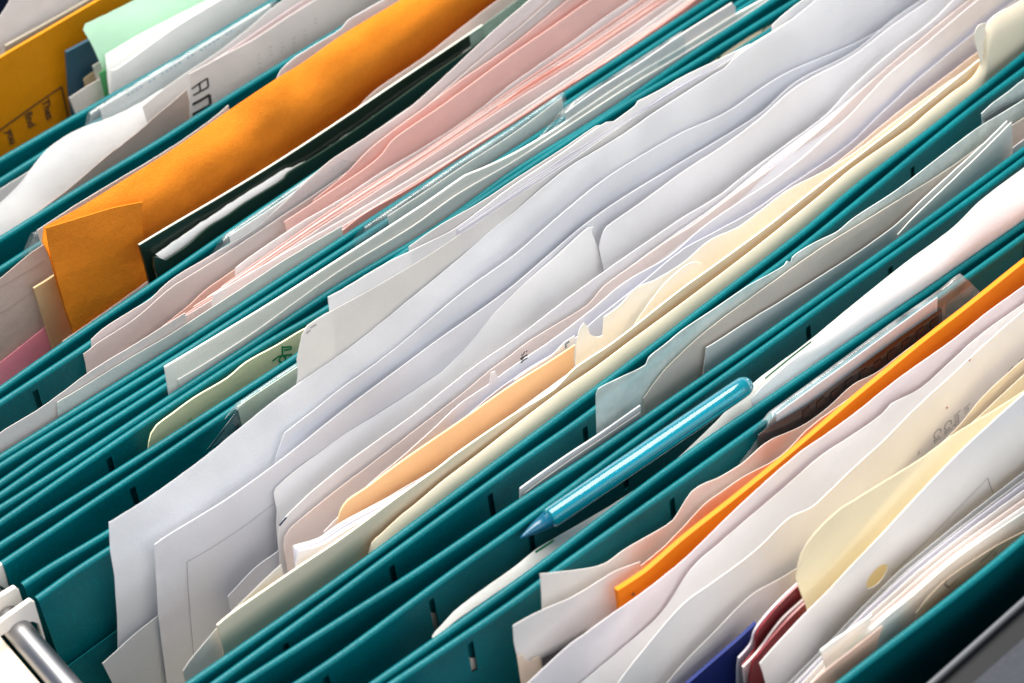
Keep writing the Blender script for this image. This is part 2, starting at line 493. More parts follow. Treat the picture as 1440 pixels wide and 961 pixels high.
# ---------------------------------------------------------------- rail and drawer
def tube(pts, r, n=20, flat=1.0):
    V, Fc = [], []
    for i, p in enumerate(pts):
        a = pts[max(i-1,0)]; b = pts[min(i+1,len(pts)-1)]; d = (b - a).normalized()
        s = d.cross(Vector((0,0,1))).normalized(); u = s.cross(d)
        for k in range(n):
            an = 2*math.pi*k/n; V.append(p + s*math.cos(an)*r + u*math.sin(an)*r*flat)
        if i:
            for k in range(n):
                a0=(i-1)*n+k; a1=(i-1)*n+(k+1)%n; Fc.append((a0,a1,a1+n,a0+n))
    Fc.append(tuple(range(n))[::-1]); Fc.append(tuple(range(len(V)-n, len(V))))
    return V, Fc
pa, pb = on_z((27,888), -0.009), on_z((89,960), -0.009)
d_ = (pb - pa)
V, Fc = tube([pa - d_*6, pa - d_*3, pa, pb, pb + d_*4], 0.0046)
rail = obj('rail', V, Fc, STEEL); tag(rail, 'round steel rail under the white folder hooks at the lower left', 'rail')
drw = empty('file_drawer', (0, 0, ZB - 0.02)); tag(drw, 'open file drawer with cream side and dark grey metal front edge', 'drawer')
CREAMM = plain('cream_paint', (0.60, 0.53, 0.43), 0.35)
DARK = plain('dark_metal', (0.006, 0.007, 0.009), 0.6, 0.0, 0.2)
GREYM = plain('grey_paint', (0.034, 0.038, 0.046), 0.75, 0, 0.15, 500, 0.12, 0.1)
LIPM = plain('steel_lip', (0.08, 0.085, 0.095), 0.5, 0.3)
def ribbon_box(name, A, B, side, z, w, h, mat, parent, bev=0.0):
    """box along A->B (on plane z), extending w to `side` and h down"""
    d = (B - A).normalized(); s = Vector((d.y, -d.x, 0)) * side
    P = [A, B, B + s*w, A + s*w]
    V = [Vector((p.x, p.y, z)) for p in P] + [Vector((p.x, p.y, z - h)) for p in P]
    o = obj(name, V, [(0,1,2,3),(7,6,5,4),(0,4,5,1),(1,5,6,2),(2,6,7,3),(3,7,4,0)], mat, parent, smooth=False)
    bm = bmesh.new(); bm.from_mesh(o.data); bmesh.ops.recalc_face_normals(bm, faces=bm.faces); bm.to_mesh(o.data); bm.free()
    if bev:
        b = o.modifiers.new('bevel', 'BEVEL'); b.width = bev; b.segments = 4
    return o
wa, wb = on_z((0,893), -0.010), on_z((57,960), -0.010); dw = wb - wa
ribbon_box('side_wall', wa - dw*7, wb + dw*4, 1, -0.010, 0.03, 0.16, CREAMM, drw, 0.0012)
la, lb = on_z((1310,961), -0.004), on_z((1440,845), -0.004); dl = lb - la
V, Fc = tube([la - dl*8, la, lb, lb + dl*3], 0.0011); obj('top_lip', V, Fc, LIPM, drw)
ribbon_box('front_wall', la - dl*8 , lb + dl*3, 1, -0.0065, 0.010, 0.16, DARK, drw)
ga, gb = on_z((1362,961), -0.004), on_z((1440,893), -0.004); dg_ = gb - ga
ribbon_box('front_face', ga - dg_*10, gb + dg_*4, 1, -0.004, 0.06, 0.02, GREYM, drw, 0.002)
yb = RC['R0'](0) + 0.05
obj('base', [(X0-.05, yb, ZB-.02), (X1, yb, ZB-.02), (X1, -0.33, ZB-.02), (X0-.05, -0.33, ZB-.02)], [(0,1,2,3)], DARK, drw, smooth=False, thick=0.001)
ribbon_box('back_wall', Vector((X0-.05, yb, 0)), Vector((X1, yb, 0)), -1, 0.03, 0.004, 0.21, plain('navy_metal', (0.006, 0.012, 0.035), 0.5), drw)

# ---------------------------------------------------------------- index tabs, stacks
def index_tab(label, rim, top, ins=None, bot=-0.004, left=None, off=0.0, inscol=WHITE, r=0.0011, right=None, marks=None, ilen=None):
    fn = lambda x, z: RC[rim](x) - 0.0026 + off
    px = catmull(top, 8); pts = [hit(q, fn) for q in px]
    root = empty('index_tab', (pts[0].x, pts[0].y, bot)); tag(root, label, 'index tab', 'clear plastic index tabs')
    x0, xn = pts[0].x, pts[-1].x
    def dx(x, z, zt):
        d = 0
        if left:
            h = hit(left, fn); k = (h.x - x0) / max(1e-4, pts[0].z - h.z); d += k * (zt - z) * max(0, 1 - (x - x0) / 0.03)
        if right:
            h = hit(right, fn); k = (h.x - xn) / max(1e-4, pts[-1].z - h.z); d += k * (zt - z) * max(0, 1 - (xn - x) / 0.03)
        return d
    prof = [('f', v) for v in (0, .2, .4, .6, .8, 1)] + [('a', a) for a in (150, 120, 90, 60, 30, 0)] + [('b', v) for v in (.8, .5, .2, 0)]
    V, Fc = [], []
    for p in pts:
        zt = p.z - r
        for kd, a in prof:
            if kd == 'f': z = bot + (zt - bot) * a; y = fn(p.x, z) - r
            elif kd == 'a': an = math.radians(a); z = zt + r * math.sin(an); y = fn(p.x, z) + r * math.cos(an)
            else: z = bot + (zt - bot) * a; y = fn(p.x, z) + r
            V.append((p.x + dx(p.x, z, zt), y, z))
    m = len(prof)
    for i in range(len(pts) - 1):
        for j in range(m - 1):
            a = i * m + j; Fc.append((a, a + 1, a + m + 1, a + m))
    obj('plastic_sleeve', V, Fc, CLEAR, root)
    if ins:
        s = sheet('label_insert', None, None, 0, 0, ins, paper(inscol), parent=root, bot=(ilen if ilen is not None else bot + 0.002), fn=fn, wave=0, own=0, thick=0.0003)
        if marks: lines(s, 'print_marks', marks, 0.0006, BLUE_INK, 0.0004)
    return root

def lerp_line(A, B, t, n=14):
    def res(P):
        P = [Vector(p) for p in P]; L = [0]
        for i in range(1, len(P)): L.append(L[-1] + (P[i] - P[i-1]).length)
        out = []
        for j in range(n):
            s = L[-1] * j / (n - 1); i = 1
            while i < len(L) - 1 and L[i] < s: i += 1
            out.append(P[i-1].lerp(P[i], (s - L[i-1]) / max(1e-6, L[i] - L[i-1])))
        return out
    return [a.lerp(b, t) for a, b in zip(res(A), res(B))]

def stack(name, label, k, t0, t1, n, A, B, mats, group, jit=2.0, **kw):
    r = random.Random(len(ZLOG))
    for i in range(n):
        f = (i + 0.5) / n
        L = lerp_line(A, B, f); j = [r.uniform(-jit, jit) for _ in range(3)]
        L = [(p.x + j[0] * 1.5, p.y + j[1] * 0.35 + j[2] * 0.4 * math.sin(q * 0.7 + i)) for q, p in enumerate(L)]
        sheet(name, label, 'paper', k, t0 + (t1 - t0) * f, L, mats[i % len(mats)], group=group, **kw)

# ---------------------------------------------------------------- folder 0: far corner
KRAFT = paper((0.62, 0.29, 0.01), 0.05, 0.6, 0.06, 0.15, 0.25, True)
sheet('envelope', 'pale grey envelope at the top left corner, behind the grey card', 'envelope', 0, 0.30, [(-60,62),(-20,42),(2,20),(20,-8),(60,-40)], paper(WARM))
sheet('card', 'grey brown card with a pale top edge behind the yellow envelope', 'card', 0, 0.38, [(7,64),(60,35),(122,0),(180,-34)], paper((0.42,0.38,0.30)), left=[(8,84)], thick=0.0012)
env = sheet('envelope', 'ochre yellow envelope with a black printed box of words at far left', 'envelope', 0, 0.44,
      [(-60,118),(-20,93),(7,76),(60,45),(125,7),(190,-30)], paper((0.58,0.22,0.0), 0.05, 0.5, 0.05, 0.12, 0.3, True), thick=0.0012)
lines(env, 'printed_box', [[(-10,188),(0,181),(40,152),(85,121)], [(85,121),(90,143),(96,170)]], 0.0007, INK)
text_on(env, 'Thes', (57,142), 0.0052, INK, rot=math.radians(0), bold=0.00008)
text_on(env, 'find', (33,160), 0.0052, INK, bold=0.00008)
text_on(env, 'you', (7,183), 0.0052, INK, bold=0.00008)
sheet('booklet', 'dark navy booklet with pale edge behind the green sheet', 'booklet', 0, 0.56, [(92,73),(128,54),(190,22),(250,-10)], plain('navy_cover', (0.012,0.055,0.09), 0.5), left=[(97,140)], thick=0.0014)
sheet('card', 'small tan card low in front of the navy booklet', 'card', 0, 0.62, [(117,112),(128,103),(150,93)], paper((0.55,0.45,0.3)), left=[(120,124)])
sheet('paper_sheet', 'narrow white sheet just left of the pale green sheet', 'paper', 0, 0.66, [(130,93),(142,86),(170,74)], paper(WARM), left=[(137,118)])
sheet('paper_sheet', 'small white corner standing lowest in front of the navy booklet', 'paper', 0, 0.70, [(97,138),(118,124),(137,113),(160,102)], paper(WARM), left=[(106,160)])
gs = sheet('paper_sheet', 'pale mint green sheet curling at its left edge', 'paper', 0, 0.76, [(120,34),(150,20),(190,0),(250,-28)], paper((0.52,0.80,0.60), 0.22), left=[(127,50),(135,68),(143,92),(150,115),(158,132)], curl=0.006, own=1.0)
sheet('paper_sheet', 'dark green slip just under the pale green sheet', 'paper', 0, 0.80, [(139,103),(150,97),(160,92)], paper((0.10,0.42,0.16)), left=[(147,135)])
sheet('paper_sheet', 'bright white sheet standing in front of the green sheet', 'paper', 0, 0.85, [(148,77),(190,52),(240,26),(320,-14)], paper(BRIGHT), left=[(155,118)], curl=0.005)
sheet('envelope', 'pale grey envelope in front of the green sheet, nearest the folder rim', 'envelope', 0, 0.92, [(156,99),(163,97),(190,78),(240,42),(285,14),(330,-12)], paper(GREYW), left=[(159,128)], thick=0.0008, curl=0.003)

# ---------------------------------------------------------------- folder 1: curled white sheet
mk = []
for i in range(26):
    x = 178 + i * 6.0; y = 134 - i * 3.72
    if i % 9 in (4, 7): continue
    mk.append([(x, y), (x + 3.4, y - 2.1)])
index_tab('long clear index tab with a tiny blue printed label strip, top left', 'R2', [(124,160),(138,150),(240,88),(388,0)], [(140,152),(240,92),(380,6)], left=(121,174), marks=mk, ilen=0.0)
sheet('paper_sheet', 'greyish sheet behind the curled bright white sheet at far left', 'paper', 1, 0.30, [(-60,300),(-20,278),(0,266),(42,240),(70,222)], paper(GREYW), off=0.004)
sheet('paper_sheet', 'bright white sheet curling over between two teal rims at left', 'paper', 1, 0.42, [(-50,318),(0,285),(30,256),(42,240),(58,219),(75,203),(108,183),(140,171),(167,160),(200,143),(228,125)],
      paper(BRIGHT), curl=0.007, curl_len=0.030, own=0.6)
sheet('paper_sheet', 'light grey sheet behind the page with black capitals, running to the top edge', 'paper', 1, 0.46, [(200,150),(228,127),(265,101),(307,73),(350,40),(387,8),(420,-14),(480,-44)], paper(GREYW), curl=0.002)
sheet('paper_sheet', 'pale pink tinted sheet behind the page with black capitals', 'paper', 1, 0.53, [(290,92),(330,66),(375,35),(435,-4),(490,-34)], paper((0.78,0.69,0.70)))
sheet('paper_sheet', 'sheet coloured brownish for the shade under the curled white sheet', 'paper', 1, 0.66, [(28,317),(93,268),(158,213),(168,206),(205,176),(222,160),(240,146),(262,126)], paper((0.56,0.47,0.42)))  # brown tone paints the shadow below the curl into the paper
cap = sheet('paper_sheet', 'pale page printed with large black outlined capitals at its left edge', 'paper', 1, 0.80, [(266,104),(290,91),(312,79),(357,55),(428,9),(500,-32)], paper(WARM), left=[(267,162)], lean=0.05)
lines(cap, 'printed_letter', [[(269,125),(280,117),(291,110)], [(291,110),(292.5,122)], [(292.5,122),(282,128),(271,134)], [(280,117),(281,127)]], 0.0009, INK)
lines(cap, 'printed_letter', [[(270,147),(283,140),(294,133)], [(294,133),(295.5,147)], [(295.5,147),(283,154),(270,161)]], 0.0014, INK)
r = random.Random(3)
mk = []
for row in range(6):
    for j in range(5):
        x = 362 + row * 16 + r.uniform(-1,1); y = 96 - row * 11.5 - 18 + j * 6.0
        if r.random() < .75: mk.append([(x, y), (x + r.uniform(2,5), y - r.uniform(1,3))])
lines(cap, 'print_marks', mk, 0.0004, paper((0.55,0.53,0.53)))

# ---------------------------------------------------------------- folder 2: orange envelope
index_tab('small clear index tab left of the orange envelope', 'R4', [(43,330),(52,326),(66,318),(90,304)], None, left=(33,356))
w = sheet('printed_strip', 'white slip with a row of fine print behind the orange envelope', 'paper', 2, 0.16, [(52,324),(120,280),(240,208),(300,166),(321,148)], paper(WARM), right=[(324,160)])
lines(w, 'print_marks', [[(125 + i*7.5, 285 - i*4.7), (129 + i*7.5, 282.6 - i*4.7)] for i in range(24)], 0.0005, GREY_INK)
sheet('paper_sheet', 'white sheet with a rounded corner peeping over the orange envelope', 'paper', 2, 0.24, [(389,110),(394,100),(413,82),(445,62),(480,40),(490,28),(505,19),(545,-4),(600,-40)], paper(BRIGHT), left=[(388,118)])
bg_ = sheet('paper_sheet', 'beige sheet at the left edge behind the pink sheet', 'paper', 2, 0.28, [(-60,430),(-20,405),(0,392),(38,360),(63,343),(90,330)], paper((0.66,0.55,0.49)))
lines(bg_, 'fold_line', [[(0,440),(25,424),(62,398)], [(0,404),(40,380),(62,366)]], 0.0004, paper((0.52,0.42,0.37)))
sheet('card', 'small cream card tucked behind the left end of the orange envelope', 'card', 2, 0.36, [(47,405),(62,396),(80,384)], paper((0.78,0.64,0.38)), left=[(61,451)], thick=0.0008)
sheet('paper_sheet', 'pink sheet low at the left edge below the orange envelope', 'paper', 2, 0.48, [(-60,548),(-20,522),(0,510),(20,494),(38,480),(62,461),(90,441),(140,410)], paper((0.98,0.40,0.50), 0.3), lean=0.15, curl=0.004)
ZSEED = 5
oe = empty('envelope', (on_z((300,300)).x, gap(2, 0.56, 0, 0), -0.1)); tag(oe, 'large orange kraft envelope with a crease along its top', 'envelope')
ORG = paper((0.66, 0.205, 0.012), 0.06, 0.6, 0.09, 0.3, 0.2, True)
sheet('front_sheet', None, None, 2, 0.56, [(62,319),(75,312),(115,290),(170,256),(240,212),(298,172),(318,158),(390,110),(423,90),(480,50),(560,2),(640,-46),(700,-84)],
      ORG, left=[(66,345),(72,370),(80,402),(92,440),(103,470)], parent=oe, curl=0.006, curl_len=0.013, own=1.2, thick=0.0008, step=6,
      crease=[((230,250),(430,125),1.4), ((140,402),(330,275),2.0), ((225,330),(430,165),-1.5), ((330,300),(420,120),1.1), ((250,215),(300,340),0.7), ((420,230),(640,60),1.5), ((470,80),(640,-20),-1.2), ((540,60),(560,150),0.5)])
sheet('flap', None, None, 2, 0.63, [(64,321),(90,313),(120,304),(160,292),(200,284)], ORG, left=[(68,345),(75,372),(83,404),(94,440),(104,470)], right=[(200,320),(203,352)], parent=oe, thick=0.0004, own=0.4, seed=ZSEED, lean=-0.04, crease=[((140,402),(330,275),1.0)])
sheet('paper_sheet', 'pinkish white sheet between the orange envelope and the dark green booklet', 'paper', 2, 0.72, [(88,480),(140,444),(207,396),(330,300),(480,175),(527,128),(600,78),(650,38),(705,-3),(760,-40)], paper((0.80,0.71,0.68)), curl=0.002)
gb = empty('booklet', (on_z((400,260)).x, gap(2, 0.8, 0, 0), -0.1)); tag(gb, 'very dark green booklet with a pale spine edge behind the pink folder', 'booklet')
DG = plain('dark_green_cover', (0.008,0.020,0.014), 0.28)
sheet('back_cover', None, None, 2, 0.81, [(195,345),(240,318),(320,271),(390,228),(480,169),(560,115),(620,75),(678,36)], DG, left=[(203,372),(210,402)], right=[(680,54)], parent=gb, thick=0.0012, wave=0, own=0)
sheet('cover_edge', None, None, 2, 0.805, [(195,344),(240,317),(320,270),(390,227),(480,168),(560,114),(620,74),(678,35)], paper((0.72,0.74,0.66)), parent=gb, thick=0.0008, wave=0, own=0, bot=-0.09, lean=0.0, left=[(203,372),(210,402)])
sheet('torn_page', None, None, 2, 0.87, [(219,358),(275,319),(335,279),(403,237),(412,235),(440,221),(480,195),(540,153),(600,111),(680,54)], paper(BRIGHT), left=[(228,366)], parent=gb, fray=0.0003, curl=0.0012, curl_len=0.006)
sheet('front_cover', None, None, 2, 0.94, [(216,361),(222,362),(232,366),(262,346),(292,320),(320,303),(342,287),(370,270),(398,252),(405,243),(440,222),(480,196),(520,168),(560,139),(600,110),(640,83),(686,52)], DG, left=[(218,377),(223,394)], right=[(690,70)], parent=gb, thick=0.001, wave=0, own=0.1, curl=0.0015)
sheet('plastic_edge', 'greenish translucent strip running on from the dark green booklet to the top edge', 'plastic sleeve', 2, 0.90, [(660,50),(720,6),(780,-36)], clear('green_plastic', (0.5,0.7,0.62), 0.4, (0.4,0.55,0.5)))
sheet('paper_sheet', 'pale sheet right of the end of the dark green booklet', 'paper', 2, 0.965, [(676,62),(720,22),(745,0),(790,-30)], paper((0.72,0.76,0.75)))

# ---------------------------------------------------------------- folder 3: pink papers
PK = paper((0.86,0.62,0.57), 0.28); PKL = paper((0.88,0.72,0.68), 0.28); SAL = paper((0.88,0.50,0.42), 0.28); PW = paper((0.82,0.76,0.75)); PGR = paper((0.74,0.69,0.67))
index_tab('clear index tab sticking up from the pink folder beside the dark green booklet', 'R6', [(309,340),(318,330),(330,322),(400,274),(480,218),(575,152)], [(322,332),(400,280),(570,158)], left=(302,352), ilen=-0.001)
sheet('paper_sheet', 'white sheet with a notched left corner, rearmost of the pink folder', 'paper', 3, 0.06, [(128,478),(143,464),(180,440),(200,428),(212,420),(240,394),(307,353),(360,320),(457,232),(520,190),(575,152),(613,119),(687,50),(720,21),(748,-2),(800,-40)], PW, left=[(129,492)], right=None, fray=0.0001)
sheet('paper_sheet', 'off white sheet whose blunt left end sticks out below the notched one', 'paper', 3, 0.12, [(117,498),(123,494),(135,484),(190,448),(240,405),(273,384),(323,353),(400,302),(480,248),(560,190),(600,150),(680,80),(735,35),(780,-5),(820,-40)], PGR, left=[(120,510),(122,524),(125,542)])
sheet('paper_sheet', 'salmon tinted sheet, first pink one behind', 'paper', 3, 0.17, [(440,282),(480,250),(520,210),(550,186),(587,159),(650,112),(720,64),(760,32),(803,-3),(850,-36)], PK)
sheet('paper_sheet', 'peach sheet showing a rising wedge left of the stepped white sheets', 'paper', 3, 0.22, [(165,514),(200,483),(240,450),(265,430),(290,407),(312,392),(330,379),(400,332)], paper((0.84,0.62,0.54), 0.2))
sheet('paper_sheet', 'dusty pink broad sheet across the middle of the pink bunch', 'paper', 3, 0.28, [(400,312),(480,259),(515,236),(538,216),(552,197),(605,160),(650,128),(720,76),(770,42),(827,2),(880,-36)], PK, own=0.3)
sheet('paper_sheet', 'white sheet starting with an upper step in the pink bunch', 'paper', 3, 0.35, [(331,377),(345,366),(390,335),(430,309),(480,280),(540,240),(600,205),(667,160),(720,118),(800,62),(850,25),(890,-2),(940,-38)], paper(BRIGHT), left=[(330,397)])
stack('paper_sheet', 'one of the thin white and pink sheets fanned across the pink folder', 3, 0.38, 0.58, 5, [(320,396),(400,340),(480,284),(600,208),(720,122),(830,48),(905,-4),(960,-40)], [(230,466),(300,424),(480,304),(600,226),(720,148),(837,76),(945,3),(1000,-36)], [PK, PW, PKL, PK, PW], 'sheets fanned across the pink folder', jit=2.5, own=0.4)
sheet('paper_sheet', 'strong salmon sheet along the right end of the pink bunch', 'paper', 3, 0.50, [(700,150),(737,122),(780,95),(837,62),(880,34),(930,1),(985,-34)], SAL)
sheet('paper_sheet', 'white sheet starting with the lower step in the pink bunch', 'paper', 3, 0.64, [(299,415),(308,410),(330,397),(400,356),(480,310),(560,262),(640,214),(720,163),(800,110),(880,56),(955,2),(1010,-38)], paper(BRIGHT), left=[(298,428)])
stack('paper_sheet', 'one of the thin pale sheets low in front of the pink bunch', 3, 0.68, 0.80, 3, [(190,510),(300,436),(400,370),(480,318),(640,220),(720,168),(840,88),(965,2),(1010,-34)], [(110,570),(180,520),(300,446),(480,330),(640,232),(720,180),(840,100),(975,2),(1020,-32)], [PW, PKL, PW], 'pale sheets low in front of the pink bunch', jit=2)
sheet('paper_sheet', 'smooth salmon pink sheet nearest the teal rims', 'paper', 3, 0.84, [(330,420),(400,378),(480,325),(513,300),(580,262),(647,218),(720,172),(780,132),(860,82),(970,6),(1010,-30)], paper((0.90,0.52,0.45), 0.25))
sheet('paper_sheet', 'long pale grey sheet lying lowest to the left in the pink folder', 'paper', 3, 0.92, [(-60,655),(0,609),(60,572),(122,526),(150,508),(200,478),(260,440)], PGR)
sheet('paper_sheet', 'pale grey green strip just behind the rim at the left of the pink folder', 'paper', 3, 0.97, [(80,566),(122,541),(180,505),(240,470),(330,412),(400,366),(480,318)], paper((0.70,0.72,0.69)), left=[(81,582)])

# ---------------------------------------------------------------- folder 4: label in a long clear tab
index_tab('long clear index tab with a white insert in front of the pink papers', 'R8', [(508,322),(535,304),(600,260),(655,222),(720,180),(760,152),(792,130)], [(545,304),(600,268),(655,231),(720,189),(790,137)], left=(500,334), right=(796,146), bot=-0.006, ilen=0.001, inscol=(0.78,0.76,0.73))
# ---------------------------------------------------------------- folder 5: long white card
index_tab('small clear index tab above the right part of the long white card', 'b', [(782,172),(795,152),(880,96),(960,44)], None, left=(766,190))
sheet('card', 'pinkish white card behind the long white card, ending at the top edge', 'card', 5, 0.22, [(795,158),(840,126),(900,88),(960,47),(1029,4)], paper((0.78,0.74,0.73)), right=[(1034,10),(1032,30)], thick=0.0006)
sheet('card', 'long plain white card with a square left end between two teal rims', 'card', 5, 0.50, [(231,516),(293,479),(380,426),(480,362),(545,320),(600,284),(640,256),(653,247),(680,236),(720,217),(770,188),(800,168),(880,114),(960,66),(1031,22),(1075,-3),(1120,-36)], paper((0.80,0.80,0.77)), left=[(237,553)], thick=0.0008, wave=0.3)
sheet('card', 'second white card showing just in front of the long plain one', 'card', 5, 0.78, [(250,534),(300,504),(360,465),(420,421),(480,379),(580,318),(640,275),(720,228),(800,176),(880,124),(960,76),(1050,20),(1130,-36)], paper((0.80,0.80,0.78)), left=[(252,548)], thick=0.0006, wave=0.3)
# ---------------------------------------------------------------- folder 6: green card
gc = sheet('card', 'yellow green card with a rounded left corner and a green scribble', 'card', 6, 0.42, [(208,632),(209,622),(212,610),(220,598),(240,583),(273,559),(320,531),(345,510),(390,485),(418,468),(450,450),(520,398)], paper((0.72,0.71,0.45), 0.1), thick=0.0006, wave=0.2, own=0.4)
lines(gc, 'green_scribble', [[(382,507),(390,501),(401,499),(410,498)], [(396,486),(396,497),(393,502),(391,507),(397,510),(401,503),(398,500)], [(397,488),(408,487),(409,490),(398,492)]], 0.0008, GREEN_INK)
lines(gc, 'green_scribble', [[(262,592),(268,586),(266,594)], [(258,601),(270,590)]], 0.0004, paper((0.2,0.45,0.2)))
mc = sheet('card', 'olive manila card with dark green marks behind the pile near the top right', 'card', 6, 0.62, [(930,130),(967,106),(990,86),(1025,60),(1060,38),(1085,26),(1097,23),(1110,27)], paper((0.56,0.49,0.36), 0.1), right=[(1122,40)], thick=0.0006, curl=0.004, curl_len=0.012)
for pl in [[(1008,86),(1012,78)],[(1011,84),(1006,78)],[(1070,44),(1076,38)],[(1078,36),(1080,30)],[(1096,30),(1102,28)],[(1100,33),(1104,30)],[(1068,50),(1074,46)]]:
    lines(mc, 'green_mark', [pl], 0.0008, paper((0.02,0.12,0.06)))
index_tab('clear index tab with a pale yellow insert left of the thick white pile', 'f', [(326,580),(333,568),(380,536),(423,508),(460,484)], [(334,572),(380,541),(455,492)], left=(309,602), inscol=(0.80,0.80,0.68), bot=-0.008, ilen=-0.001)

# ---------------------------------------------------------------- folder 8: the thick pile
sheet('paper_sheet', 'bright white sheet at the top edge just right of the olive card', 'paper', 8, 0.008, [(1085,36),(1100,22),(1126,2),(1170,-28)], paper(BRIGHT), left=[(1086,60)], bot=-0.02)
sheet('paper_sheet', 'greyish pink sheet rearmost of the thick pile, ending in a small step', 'paper', 8, 0.012, [(575,347),(617,318),(680,282),(720,255),(790,210),(838,177),(843,176)], paper(GREYW), left=[(575,365)], right=[(846,190)])
sheet('paper_sheet', 'white sheet with a square left corner at the back of the thick pile', 'paper', 8, 0.025, [(461,418),(480,408),(547,368),(600,342),(642,320),(720,262),(790,215),(842,178),(853,172),(863,171),(877,161),(893,149),(897,142),(920,131),(960,108),(1010,84),(1055,62)], paper(BRIGHT), left=[(463,436)])
stack('paper_sheet', 'one of the thin lilac tinted sheets at the back of the thick pile', 8, 0.027, 0.033, 3, [(640,322),(720,268),(800,216),(880,168),(960,114),(1050,70)], [(650,326),(720,278),(800,228),(880,174),(960,122),(1036,82)], [paper(LILAC), paper(BRIGHT)], 'thin sheets at the back of the thick pile', jit=1.5, own=0.05)
cs = sheet('paper_sheet', 'cream white sheet with a torn perforated left edge in the thick pile', 'paper', 8, 0.034, [(424,472),(432,458),(450,446),(480,430),(580,373),(660,321),(720,281),(800,228),(872,178),(902,159),(960,124),(1030,82),(1034,77),(1053,64),(1110,30)],
      paper((0.89,0.88,0.85)), left=[(423,480),(420,484),(423,489),(419,494),(421,500),(417,506),(420,512),(417,520),(419,530),(416,545)], step=7)
lines(cs, 'ink_dash', [[(430,469),(436,464)], [(436,461),(444,456)]], 0.0005, GREY_INK)
big = sheet('paper_sheet', 'largest white sheet, its tall left end reaching far out to the lower left', 'paper', 8, 0.10, [(153,735),(200,706),(240,678),(290,641),(340,600),(400,553),(480,498),(505,479),(580,418),(630,377),(695,321),(720,301),(795,239),(870,193),(918,160),(960,133),(1005,104),(1018,97),(1031,83),(1060,62),(1110,30),(1150,-2),(1200,-40)],
      paper((0.83,0.84,0.86)), left=[(158,780),(162,820),(165,870),(166,940)], own=0.9, curl=0.003, crease=[((925,140),(850,330),-0.8), ((195,780),(400,620),-1.0), ((560,440),(700,330),0.8), ((300,640),(330,760),0.5)])  # paper tinted slightly blue to carry the cool tone of the shaded zones
sheet('paper_sheet', 'white sheet with a dark speck at its left corner, resting on the largest sheet', 'paper', 8, 0.13, [(400,609),(440,578),(480,546),(522,516),(563,484),(600,453),(660,404),(720,361),(770,318),(812,282),(853,250),(900,220),(960,186),(1018,160),(1098,107),(1200,62),(1260,30),(1310,2),(1360,-30)],
      paper((0.83,0.845,0.875)), left=[(393,628),(387,645),(384,680)], own=1.2)  # bluish base colour stands in for cool shade between the sheets
SP = SURF
sheet('envelope', 'white envelope low in front of the largest sheet with a pencilled box', 'envelope', 8, 0.155, [(144,933),(165,914),(188,893),(222,866),(260,838)], paper((0.74,0.76,0.78)), left=[(158,961),(170,985)], wave=0, own=0, bot=-0.13)
enl = sheet('envelope', 'long white envelope with a printed frame line, second from the lower left', 'envelope', 8, 0.18, [(217,766),(225,760),(240,750),(280,726),(323,699),(400,643),(480,579),(540,534),(613,480),(660,447),(720,403),(770,360),(817,320),(870,282),(960,227),(1067,161),(1120,115),(1200,73),(1255,28),(1290,4),(1350,-32)],
      paper((0.83,0.835,0.86)), left=[(219,800),(222,860),(228,910),(235,965)], own=1.2, crease=[((240,790),(700,455),1.0), ((1000,215),(1240,60),-1.0), ((420,650),(440,720),0.5)])  # cool shade tint mixed into the envelope's white
lines(enl, 'printed_frame', [[(262,790),(300,768),(345,738),(384,708)], [(262,790),(264,830),(268,880),(272,925)]], 0.0003, paper((0.50,0.50,0.50)))
sheet('paper_sheet', 'bright white sheet whose torn right end stops in the middle of the pile', 'paper', 8, 0.24, [(388,686),(410,666),(445,640),(480,614),(530,583),(613,529),(640,505),(663,480),(690,446),(720,416),(738,398),(780,362),(815,330),(827,320),(835,319)],
      paper(BRIGHT), left=[(391,700),(393,722),(390,742),(393,800)], right=[(838,330),(843,348),(847,372),(850,400)], own=1.0, curl=0.003, curl_len=0.03, crease=[((560,560),(760,450),0.9),((790,345),(760,420),-0.5)])
sheet('paper_sheet', 'white sheet whose torn left end meets the stopped sheet in mid pile', 'paper', 8, 0.27, [(846,335),(848,326),(853,319),(900,286),(960,242),(1020,203),(1067,168),(1120,122),(1200,78),(1255,36),(1300,5),(1360,-34)],
      paper((0.85,0.85,0.86)), left=[(846,350),(849,372),(853,400)], own=1.0, curl=0.002)  # faint blue of the shade put into the paper colour
sheet('paper_sheet', 'small white slip with a square corner near the lower left of the pile', 'paper', 8, 0.31, [(320,839),(335,823),(357,800),(388,777),(410,762)], paper((0.68,0.69,0.73)), left=[(322,850),(326,866)], wave=0, own=0.1)
blk = sheet('paper_sheet', 'white sheet with a blue black mark on its left corner', 'paper', 8, 0.36, [(392,740),(403,725),(440,690),(480,657),(502,640),(540,613),(587,579),(640,536),(683,504),(725,476),(803,416),(858,376),(900,347),(938,321),(960,306),(1010,276),(1048,246),(1098,209),(1160,163),(1200,121),(1260,68),(1307,33),(1345,-4),(1380,-34)],
      paper((0.84,0.84,0.85)), left=[(391,760),(394,800)], own=0.9)  # white cooled a touch to suggest bluish shade
lines(blk, 'ink_mark', [[(392,739),(402,727)]], 0.0011, plain('navy_ink', (0.02,0.05,0.12), 0.5))
sheet('paper_sheet', 'peach tinted sheet just right of the sheet with the blue black mark', 'paper', 8, 0.42, [(400,755),(408,743),(440,716),(480,684),(537,641),(590,600),(647,556),(690,520),(720,498),(745,479),(827,428),(850,402),(900,366),(938,339),(975,316),(1040,268),(1100,226),(1160,176),(1210,128),(1270,76),(1350,10),(1390,-20)],
      paper((0.85,0.77,0.73)), left=[(402,772),(405,800)], curl=0.002, own=0.9)
